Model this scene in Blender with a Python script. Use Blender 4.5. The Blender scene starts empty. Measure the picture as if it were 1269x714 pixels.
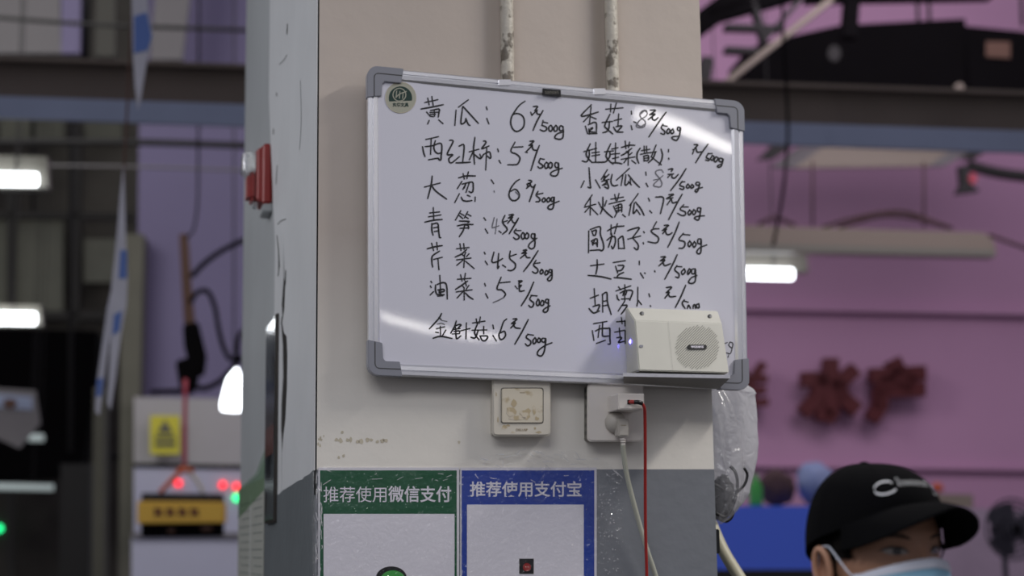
import bpy, bmesh, math, random
from mathutils import Vector, Matrix, noise

# ------------------------------------------------------------------ camera
F_PX, W, H = 2050.0, 1269.0, 714.0
YAW, ROLL, PITCH = math.radians(14), math.radians(0.73), math.atan(323 / 2050.0)
CAM = Vector((0, -3.3, 1.5))
Fw = Vector((math.sin(YAW) * math.cos(PITCH), math.cos(YAW) * math.cos(PITCH), math.sin(PITCH)))
_R = Vector((math.cos(YAW), -math.sin(YAW), 0)); _U = _R.cross(Fw)
Rt = math.cos(ROLL) * _R - math.sin(ROLL) * _U
Up = math.sin(ROLL) * _R + math.cos(ROLL) * _U
SC = bpy.context.scene
COL = SC.collection
cd = bpy.data.cameras.new('camera')
cd.sensor_width = 36; cd.lens = F_PX / W * 36
cd.dof.use_dof = True; cd.dof.focus_distance = 3.17; cd.dof.aperture_fstop = 2.7
cd.clip_end = 200
cam = bpy.data.objects.new('camera', cd); COL.objects.link(cam)
M = Matrix((Rt, Up, -Fw)).transposed().to_4x4(); M.translation = CAM
cam.matrix_world = M
SC.camera = cam

# ------------------------------------------------------------------ world, lamps, exposure
SC.view_settings.view_transform = 'Standard'; SC.view_settings.look = 'None'
SC.view_settings.gamma = 1; SC.view_settings.exposure = 0.0
wd = bpy.data.worlds.new('hall_ambience'); SC.world = wd; wd.use_nodes = True
wd.node_tree.nodes['Background'].inputs[0].default_value = (0.86, 0.86, 0.98, 1)
wd.node_tree.nodes['Background'].inputs[1].default_value = 0.285

def area(name, loc, target, sx, sy, power, col):
    l = bpy.data.lights.new(name, 'AREA'); l.shape = 'RECTANGLE'; l.size = sx; l.size_y = sy
    l.energy = power; l.color = col
    o = bpy.data.objects.new(name, l); COL.objects.link(o); o.location = loc
    o.rotation_euler = (Vector(target) - Vector(loc)).to_track_quat('-Z', 'Z').to_euler()
    return o
area('hall_lamp_right', (2.98, -1.23, 3.9), (2.7, -1.0, 0), 0.22, 1.1, 62, (1.0, 0.95, 0.89))
area('fill_lamp_front', (-0.7, -2.9, 3.7), (-0.5, -2.6, 0), 2.6, 1.4, 48, (0.98, 0.98, 1.0))  # unseen lamp added overhead to brighten the board and lower wall
area('hall_lamp_left', (-3.2, 0.6, 3.6), (0.415, 0.5, 2.2), 1.2, 0.4, 42, (0.97, 0.98, 1.0))
area('fill_lamp_far_left', (-3.0, 8.5, 7.5), (-0.5, 16, 4.5), 4.0, 2.5, 230, (1.0, 1.0, 0.92))  # unseen broad lamp, raised to brighten the top of the purple wall
area('fill_lamp_far_right', (7.0, 7.5, 7.5), (6.5, 15, 3.5), 5.0, 3.0, 165, (1.0, 0.90, 0.97))  # unseen lamp, widened to brighten the pink wall without sharp letter shadows

# ------------------------------------------------------------------ helpers
ORG = {}
def tag(o, label=None, cat=None, group=None, kind=None):
    if label: o['label'] = label
    if cat: o['category'] = cat
    if group: o['group'] = group
    if kind: o['kind'] = kind
    return o
def ray(u, v): return Fw + Rt * ((u - W / 2) / F_PX) + Up * ((H / 2 - v) / F_PX)
class Pl:
    """a plane n.p = d in the world; off > 0 comes towards the viewer side (-n)"""
    def __init__(s, n, d): s.n = Vector(n).normalized(); s.d = d
    def pt(s, u, v, off=0):
        r = ray(u, v); t = (s.d - off - CAM.dot(s.n)) / r.dot(s.n); return CAM + r * t
FRONT = Pl((0, 1, 0), 0)
SIDE = Pl((1, 0, 0), 0.415)
BOARD = Pl((0, 1, 0), -0.05)
_a = math.radians(7.4)
def BG(d): return Pl((math.sin(_a), math.cos(_a), 0), d)

def linked(name, me, mat, parent=None):
    o = bpy.data.objects.new(name, me); COL.objects.link(o)
    me.materials.clear()
    for m in (mat if isinstance(mat, (list, tuple)) else [mat]): me.materials.append(m)
    if parent is not None: o.parent = parent
    return o
def fin(name, bm, mat, parent=None, smooth=False, norm=True, local=False):
    if norm: bmesh.ops.recalc_face_normals(bm, faces=bm.faces)
    if smooth:
        for f in bm.faces: f.smooth = True
    me = bpy.data.meshes.new(name)
    if parent is not None:
        off = ORG[parent.name]
    elif local: off = Vector((0, 0, 0))
    else:
        xs = [v.co for v in bm.verts]
        off = Vector(((min(c.x for c in xs) + max(c.x for c in xs)) / 2, (min(c.y for c in xs) + max(c.y for c in xs)) / 2, min(c.z for c in xs)))
    if not local:
        for v in bm.verts: v.co -= off
    bm.to_mesh(me); bm.free()
    o = linked(name, me, mat, parent)
    if parent is None: o.location = off
    ORG[o.name] = off
    return o
def thing(name, label, cat, loc, group=None):
    o = bpy.data.objects.new(name, None); COL.objects.link(o); o.location = loc; o.empty_display_size = .1
    ORG[o.name] = Vector(loc); return tag(o, label, cat, group)
def NB(): return bmesh.new()
def prism_pts(bm, front, back):
    a = [bm.verts.new(p) for p in front]; b = [bm.verts.new(p) for p in back]
    n = len(a); bm.faces.new(a); bm.faces.new(b[::-1])
    for i in range(n): bm.faces.new((a[i], b[i], b[(i + 1) % n], a[(i + 1) % n]))
    return a, b
def prism(bm, pl, poly, o1, o0=0.0):
    """polygon in photograph pixels, laid on plane pl at offset o1, extruded back to o0"""
    fr = [pl.pt(u, v, o1) for u, v in poly]; return prism_pts(bm, fr, [p + pl.n * (o1 - o0) for p in fr])
def rect(u0, v0, u1, v1): return [(u0, v0), (u1, v0), (u1, v1), (u0, v1)]
def rrect(u0, v0, u1, v1, r, n=5):
    out = []
    for cx, cy, a in ((u1 - r, v0 + r, -90), (u1 - r, v1 - r, 0), (u0 + r, v1 - r, 90), (u0 + r, v0 + r, 180)):
        for k in range(n + 1):
            t = math.radians(a + 90 * k / n); out.append((cx + r * math.cos(t), cy + r * math.sin(t)))
    return out
def circ(u, v, ru, rv=None, n=28): rv = rv or ru; return [(u + ru * math.cos(2 * math.pi * k / n), v + rv * math.sin(2 * math.pi * k / n)) for k in range(n)]
def box(bm, lo, hi):
    x0, y0, z0 = lo; x1, y1, z1 = hi
    prism_pts(bm, [Vector(p) for p in ((x0, y0, z0), (x1, y0, z0), (x1, y0, z1), (x0, y0, z1))], [Vector(p) for p in ((x0, y1, z0), (x1, y1, z0), (x1, y1, z1), (x0, y1, z1))])
def bev(bm, w, seg=2, ang=0.6):
    es = [e for e in bm.edges if len(e.link_faces) == 2 and e.calc_face_angle(0) > ang]
    bmesh.ops.bevel(bm, geom=es, offset=w, segments=seg, affect='EDGES', clamp_overlap=True)
def catmull(pts, n=4):
    if len(pts) < 3: return [Vector(p) for p in pts]
    P = [Vector(p) for p in pts]; P = [2 * P[0] - P[1]] + P + [2 * P[-1] - P[-2]]
    out = []
    for i in range(1, len(P) - 2):
        a, b, c, d = P[i - 1:i + 3]
        for k in range(n):
            t = k / n
            out.append(.5 * ((2 * b) + (c - a) * t + (2 * a - 5 * b + 4 * c - d) * t * t + (3 * b - a - 3 * c + d) * t ** 3))
    out.append(P[-2]); return out
def tube(bm, pts, r, n=8, smooth=4, caps=True):
    P = catmull(pts, smooth) if smooth > 1 else [Vector(p) for p in pts]
    rs = r if callable(r) else (lambda t: r)
    rings = []; nrm = None
    for i, p in enumerate(P):
        t = (P[min(i + 1, len(P) - 1)] - P[max(i - 1, 0)])
        if t.length < 1e-9: continue
        t.normalize()
        if nrm is None: nrm = t.orthogonal().normalized()
        nrm = (nrm - t * nrm.dot(t)).normalized(); b = t.cross(nrm); R_ = rs(i / max(1, len(P) - 1))
        rings.append([bm.verts.new(p + (nrm * math.cos(2 * math.pi * k / n) + b * math.sin(2 * math.pi * k / n)) * R_) for k in range(n)])
    for a, b in zip(rings, rings[1:]):
        for k in range(n): bm.faces.new((a[k], a[(k + 1) % n], b[(k + 1) % n], b[k]))
    if caps and len(rings) > 1: bm.faces.new(rings[0][::-1]); bm.faces.new(rings[-1])
def lathe(bm, c, axis, prof, n=24):
    axis = Vector(axis).normalized(); e = axis.orthogonal().normalized(); g = axis.cross(e); c = Vector(c); rings = []
    for r, h in prof: rings.append([bm.verts.new(c + axis * h + (e * math.cos(2 * math.pi * k / n) + g * math.sin(2 * math.pi * k / n)) * max(r, 1e-5)) for k in range(n)])
    for a, b in zip(rings, rings[1:]):
        for k in range(n): bm.faces.new((a[k], a[(k + 1) % n], b[(k + 1) % n], b[k]))
    bm.faces.new(rings[0][::-1]); bm.faces.new(rings[-1])
def ribbon(bm, pl, pts, w, off, smooth=4):
    """flat pen stroke of width w (px) in photograph pixels laid on pl"""
    P = [p.to_2d() for p in catmull([(x, y, 0) for x, y in pts], smooth)]
    L = []; Rr = []; n = len(P)
    for i, p in enumerate(P):
        t = P[min(i + 1, n - 1)] - P[max(i - 1, 0)]
        if t.length < 1e-6: t = Vector((1, 0))
        t.normalize(); q = Vector((-t.y, t.x)); e = i / max(1, n - 1)
        ww = w * (1.0 - .22 * abs(2 * e - 1) ** 3) / 2
        if i == 0: p = p - t * w * .3
        if i == n - 1: p = p + t * w * .3
        L.append(p + q * ww); Rr.append(p - q * ww)
    # round ends
    d0 = (P[0] - P[min(1, n - 1)]).normalized() * w * .55; d1 = (P[-1] - P[-2]).normalized() * w * .55
    A = [bm.verts.new(pl.pt(p.x, p.y, off)) for p in L]; B = [bm.verts.new(pl.pt(p.x, p.y, off)) for p in Rr]
    s = P[0] + d0; e = P[-1] + d1
    S = bm.verts.new(pl.pt(s.x, s.y, off)); E_ = bm.verts.new(pl.pt(e.x, e.y, off))
    for i in range(n - 1): bm.faces.new((A[i], B[i], B[i + 1], A[i + 1]))
    bm.faces.new((A[0], S, B[0])); bm.faces.new((B[-1], E_, A[-1]))
def text2d(body, bold=0.0):
    c = bpy.data.curves.new('lettering', 'FONT'); c.body = body; c.offset = bold; c.resolution_u = 4
    o = bpy.data.objects.new('lettering', c); COL.objects.link(o)
    dg = bpy.context.evaluated_depsgraph_get(); me = bpy.data.meshes.new_from_object(o.evaluated_get(dg))
    vs = [v.co.copy() for v in me.vertices]; fs = [tuple(p.vertices) for p in me.polygons]
    bpy.data.objects.remove(o); bpy.data.curves.remove(c); bpy.data.meshes.remove(me); return vs, fs
def lettering(bm, pl, body, r, off, bold=0.0, thick=0.0, fit=None):
    vs, fs = text2d(body, bold)
    x0, x1 = min(v.x for v in vs), max(v.x for v in vs); y0, y1 = min(v.y for v in vs), max(v.y for v in vs)
    u0, v0, u1, v1 = r
    def mp(c, o_): return pl.pt(u0 + (c.x - x0) / (x1 - x0) * (u1 - u0), v1 - (c.y - y0) / (y1 - y0) * (v1 - v0), o_)
    A = [bm.verts.new(mp(v, off)) for v in vs]
    fc = []
    for f in fs:
        try: fc.append(bm.faces.new([A[i] for i in f]))
        except ValueError: pass
    if thick:
        ext = bmesh.ops.extrude_face_region(bm, geom=fc)
        for v in [g for g in ext['geom'] if isinstance(g, bmesh.types.BMVert)]: v.co += pl.n * thick

# ------------------------------------------------------------------ materials
def lin(c): return tuple(((x / 255) / 12.92 if x / 255 < .04045 else ((x / 255 + .055) / 1.055) ** 2.4) for x in c) + (1,)
def mat(name, rgb, rough=.6, metal=0, var=0.0, vscale=6, bump=0.0, bscale=60, rgb2=None, emit=0, ecol=None, coat=0, trans=0, alpha=1, spec=.5, cut=None):
    m = bpy.data.materials.new(name); m.use_nodes = True; nt = m.node_tree; b = nt.nodes['Principled BSDF']
    b.inputs['Base Color'].default_value = lin(rgb); b.inputs['Roughness'].default_value = rough; b.inputs['Metallic'].default_value = metal
    b.inputs['Specular IOR Level'].default_value = spec; b.inputs['Coat Weight'].default_value = coat
    b.inputs['Transmission Weight'].default_value = trans; b.inputs['Alpha'].default_value = alpha
    tc = nt.nodes.new('ShaderNodeTexCoord')
    if var or rgb2:
        n = nt.nodes.new('ShaderNodeTexNoise'); n.inputs['Scale'].default_value = vscale; n.inputs['Detail'].default_value = 6
        nt.links.new(tc.outputs['Object'], n.inputs['Vector'])
        r = nt.nodes.new('ShaderNodeValToRGB'); lo, hi = cut or (.3, .7)
        r.color_ramp.elements[0].position = lo; r.color_ramp.elements[1].position = hi
        c1 = lin(rgb); c2 = lin(rgb2) if rgb2 else tuple(x * (1 - var) for x in c1[:3]) + (1,)
        r.color_ramp.elements[0].color = c2; r.color_ramp.elements[1].color = c1
        nt.links.new(n.outputs['Fac'], r.inputs[0]); nt.links.new(r.outputs[0], b.inputs['Base Color'])
    if bump:
        n2 = nt.nodes.new('ShaderNodeTexNoise'); n2.inputs['Scale'].default_value = bscale; n2.inputs['Detail'].default_value = 4
        nt.links.new(tc.outputs['Object'], n2.inputs['Vector'])
        bp = nt.nodes.new('ShaderNodeBump'); bp.inputs['Strength'].default_value = bump; bp.inputs['Distance'].default_value = .01
        nt.links.new(n2.outputs['Fac'], bp.inputs['Height']); nt.links.new(bp.outputs[0], b.inputs['Normal'])
    if emit:
        b.inputs['Emission Color'].default_value = lin(ecol or rgb); b.inputs['Emission Strength'].default_value = emit
    return m
def film(name, fac=.16, rough=.12, tint=(255, 255, 255), bump=1.0, bscale=45, diff=0.0):
    m = bpy.data.materials.new(name); m.use_nodes = True; nt = m.node_tree; nt.nodes.clear()
    out = nt.nodes.new('ShaderNodeOutputMaterial'); tr = nt.nodes.new('ShaderNodeBsdfTransparent'); gl = nt.nodes.new('ShaderNodeBsdfGlossy')
    tr.inputs[0].default_value = lin(tint); gl.inputs['Roughness'].default_value = rough
    mx = nt.nodes.new('ShaderNodeMixShader'); mx.inputs[0].default_value = fac
    nt.links.new(tr.outputs[0], mx.inputs[1]); nt.links.new(gl.outputs[0], mx.inputs[2])
    tc = nt.nodes.new('ShaderNodeTexCoord'); n = nt.nodes.new('ShaderNodeTexNoise'); n.inputs['Scale'].default_value = bscale; n.inputs['Distortion'].default_value = 1.5
    bp = nt.nodes.new('ShaderNodeBump'); bp.inputs['Strength'].default_value = bump; bp.inputs['Distance'].default_value = .01
    nt.links.new(tc.outputs['Object'], n.inputs[0]); nt.links.new(n.outputs[0], bp.inputs['Height']); nt.links.new(bp.outputs[0], gl.inputs['Normal'])
    last = mx
    if diff:
        df = nt.nodes.new('ShaderNodeBsdfDiffuse'); df.inputs[0].default_value = lin((235, 235, 240)); tl = nt.nodes.new('ShaderNodeBsdfTranslucent'); tl.inputs[0].default_value = lin((235, 235, 240))
        m2 = nt.nodes.new('ShaderNodeMixShader'); m2.inputs[0].default_value = .5
        nt.links.new(df.outputs[0], m2.inputs[1]); nt.links.new(tl.outputs[0], m2.inputs[2])
        nt.links.new(bp.outputs[0], df.inputs['Normal'])
        m3 = nt.nodes.new('ShaderNodeMixShader'); m3.inputs[0].default_value = diff
        nt.links.new(mx.outputs[0], m3.inputs[1]); nt.links.new(m2.outputs[0], m3.inputs[2]); last = m3
    nt.links.new(last.outputs[0], out.inputs[0]); return m
MT = dict(
    cream=mat('cream_wall_paint', (206, 194, 184), .55, var=.10, vscale=3, bump=.12, bscale=25),
    white=mat('white_wall_paint', (214, 216, 218), .5, var=.08, vscale=4, bump=.15, bscale=18),
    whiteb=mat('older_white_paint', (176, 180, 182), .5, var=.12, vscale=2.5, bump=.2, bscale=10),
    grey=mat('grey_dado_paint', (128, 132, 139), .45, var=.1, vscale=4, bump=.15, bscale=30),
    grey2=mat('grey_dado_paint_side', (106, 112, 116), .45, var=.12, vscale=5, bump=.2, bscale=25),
    dark=mat('crack_dark', (30, 27, 23), .95),
    stain=mat('ochre_stain', (150, 128, 92), .8, var=.3, vscale=60),
    smear=mat('brown_smear', (190, 174, 142), .5, rgb2=(214, 204, 184), vscale=60, cut=(.42, .5)), stain2=mat('faint_ochre_stain', (212, 203, 182), .7, var=.2, vscale=60),
    board=mat('whiteboard_enamel', (222, 222, 234), .03),
    alu=mat('brushed_aluminium', (240, 240, 244), .33, metal=1, bump=.05, bscale=200),
    groove=mat('frame_groove', (60, 60, 58), .6),
    cap=mat('grey_corner_plastic', (140, 142, 152), .42),
    ink=mat('marker_ink', (24, 24, 28), .5),
    faint=mat('faint_marker_ink', (110, 110, 118), .6),
    ivory=mat('ivory_plastic', (222, 216, 203), .3, var=.08, vscale=12),
    plastic=mat('white_plastic', (236, 230, 223), .35, var=.05, vscale=10),
    rocker=mat('dirty_switch_rocker', (216, 208, 190), .35, rgb2=(186, 170, 138), vscale=30, cut=(.36, .44)),
    spk=mat('speaker_case', (214, 213, 203), .5, var=.05, vscale=20),
    slot=mat('grille_slot', (140, 140, 134), .7), spkside=mat('speaker_side', (176, 174, 170), .55),
    black=mat('black_plastic', (18, 18, 20), .35),
    steel=mat('steel_screw', (190, 190, 185), .3, metal=1),
    led=mat('blue_led', (70, 70, 255), .4, emit=26, ecol=(90, 80, 255)),
    conduit=mat('painted_conduit', (205, 199, 186), .45, rgb2=(120, 112, 100), vscale=45, cut=(.36, .44), bump=.4, bscale=60),
    green=mat('poster_green', (8, 84, 52), .3), blue=mat('poster_blue', (32, 64, 160), .3),
    paper=mat('poster_paper', (222, 220, 228), .35), print=mat('poster_white_print', (226, 224, 234), .35),
    film=film('clear_film', .05, .08, bump=1.0, bscale=55), tape=film('clear_tape', .12, .08, bump=1.0, bscale=90),
    bag=film('thin_plastic_bag', .10, .2, diff=.22, bump=.7, bscale=30), bagw=film('white_plastic_bag', .1, .25, diff=.92, bump=.6, bscale=25),
    red=mat('alarm_red', (150, 22, 18), .4), clear=film('clear_lens', .45, .05, tint=(225, 230, 232), bump=.3, bscale=120),
    redcable=mat('red_cable', (165, 40, 36), .4), whitecable=mat('pale_cable', (188, 190, 176), .45),
    plaque=mat('plaque_print', (108, 116, 122), .12, rgb2=(60, 64, 72), vscale=5, cut=(.45, .5)), plaqueframe=mat('plaque_frame', (52, 48, 44), .4),
    maroon=mat('plaque_red', (120, 82, 80), .2), notice=mat('notice_paper', (168, 170, 162), .6, var=.1, vscale=20), noticeink=mat('notice_print', (118, 124, 120), .7),
    greent=film('green_tint_tape', .05, .3, tint=(234, 243, 234), bump=.5),
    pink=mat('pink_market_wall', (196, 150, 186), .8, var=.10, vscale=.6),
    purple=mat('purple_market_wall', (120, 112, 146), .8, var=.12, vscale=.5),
    beamd=mat('crane_beam_web', (112, 100, 92), .7, var=.2, vscale=1.5), beamb=mat('crane_beam_flange', (146, 156, 184), .6, var=.1, vscale=2),
    darkm=mat('dark_steel', (34, 32, 34), .7), black2=mat('soot_black', (10, 8, 11), .95, var=.3, vscale=1.5, spec=.1),
    olive=mat('olive_glass', (122, 122, 104), .4, var=.25, vscale=2), hall=mat('dark_far_hall', (112, 108, 98), .9, rgb2=(62, 58, 54), vscale=.35, cut=(.35, .65)),
    pillar=mat('olive_pillar', (104, 102, 92), .8, var=.15, vscale=3), beige=mat('beige_enamel', (136, 124, 114), .5), greyp=mat('grey_panel', (116, 112, 116), .7, var=.15, vscale=1),
    letter=mat('red_sign_letters', (84, 10, 20), .5), lamp=mat('lit_tube', (250, 250, 250), .4, emit=6, ecol=(245, 250, 255)), lampdim=mat('dim_tube', (190, 200, 200), .4, emit=.35, ecol=(200, 215, 215)),
    lampboard=mat('lit_diffuser', (250, 250, 250), .4, emit=16, ecol=(255, 250, 245)), fixture=mat('fixture_body', (120, 118, 110), .6),
    counterp=mat('pinkish_stall_board', (168, 148, 170), .6, var=.15, vscale=3), bundle=mat('dark_grey_bundle', (62, 62, 64), .6), shaded_underside=mat('shaded_aluminium', (128, 125, 120), .5), darkm2=mat('grey_steel_frame', (66, 64, 60), .7), crease_glint=mat('film_crease_glint', (236, 236, 240), .15, alpha=.75), bluep=mat('blue_stall_panel', (84, 120, 255), .5), yellow=mat('yellow_paint', (222, 178, 70), .5), ysign=mat('yellow_sign', (206, 196, 62), .6),
    orange=mat('orange_strap', (200, 96, 62), .6), redstrap=mat('red_strap', (180, 70, 88), .6), brown=mat('brown_strap', (92, 66, 56), .8),
    redlight=mat('red_indicator', (255, 40, 50), .5, emit=2.2, ecol=(255, 30, 45)), greenlight=mat('green_indicator', (60, 255, 160), .5, emit=2.2, ecol=(40, 255, 150)),
    wpanel=mat('white_partition', (172, 168, 172), .6, var=.06, vscale=2), counter=mat('pale_counter', (186, 186, 208), .4, var=.05, vscale=2), pennant=mat('pennant_cloth', (196, 196, 208), .7, var=.1), pblue=mat('pennant_blue', (92, 120, 186), .7),
    floor=mat('wet_concrete_floor', (92, 92, 92), .35, var=.2, vscale=1), skin=mat('skin', (184, 138, 112), .5, var=.06, vscale=15), hair=mat('black_hair', (13, 10, 9), .9, spec=.1, bump=.4, bscale=150),
    capc=mat('black_cap_cotton', (11, 11, 13), 1.0, bump=.3, bscale=500, spec=.08), embroid=mat('white_embroidery', (228, 228, 232), .6), maskb=mat('mask_blue', (146, 196, 224), .7, bump=.1, bscale=300), maskw=mat('mask_white', (214, 218, 232), .7),
    eye=mat('eye_white', (160, 150, 144), .2), iris=mat('dark_iris', (30, 20, 16), .1), lash=mat('lash_line', (24, 18, 16), .6), brow=mat('eyebrow_hair', (72, 54, 44), .8), jacket=mat('black_jacket', (30, 30, 34), .8), trouser=mat('dark_trousers', (40, 42, 50), .8),
    plugm=mat('grey_white_plug', (196, 191, 182), .4), cpole=mat('cream_tube', (212, 208, 182), .4), greenb=mat('green_bottle', (62, 160, 70), .4), heap=mat('brown_heap', (84, 60, 64), .9, var=.4, vscale=12), pblueball=mat('pale_blue_bag', (138, 152, 196), .6, var=.1, vscale=8), fan=mat('grey_fan', (70, 66, 80), .6), sign=mat('logo_cream', (176, 176, 160), .5), logog=mat('logo_green', (14, 52, 46), .5),
)

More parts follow.
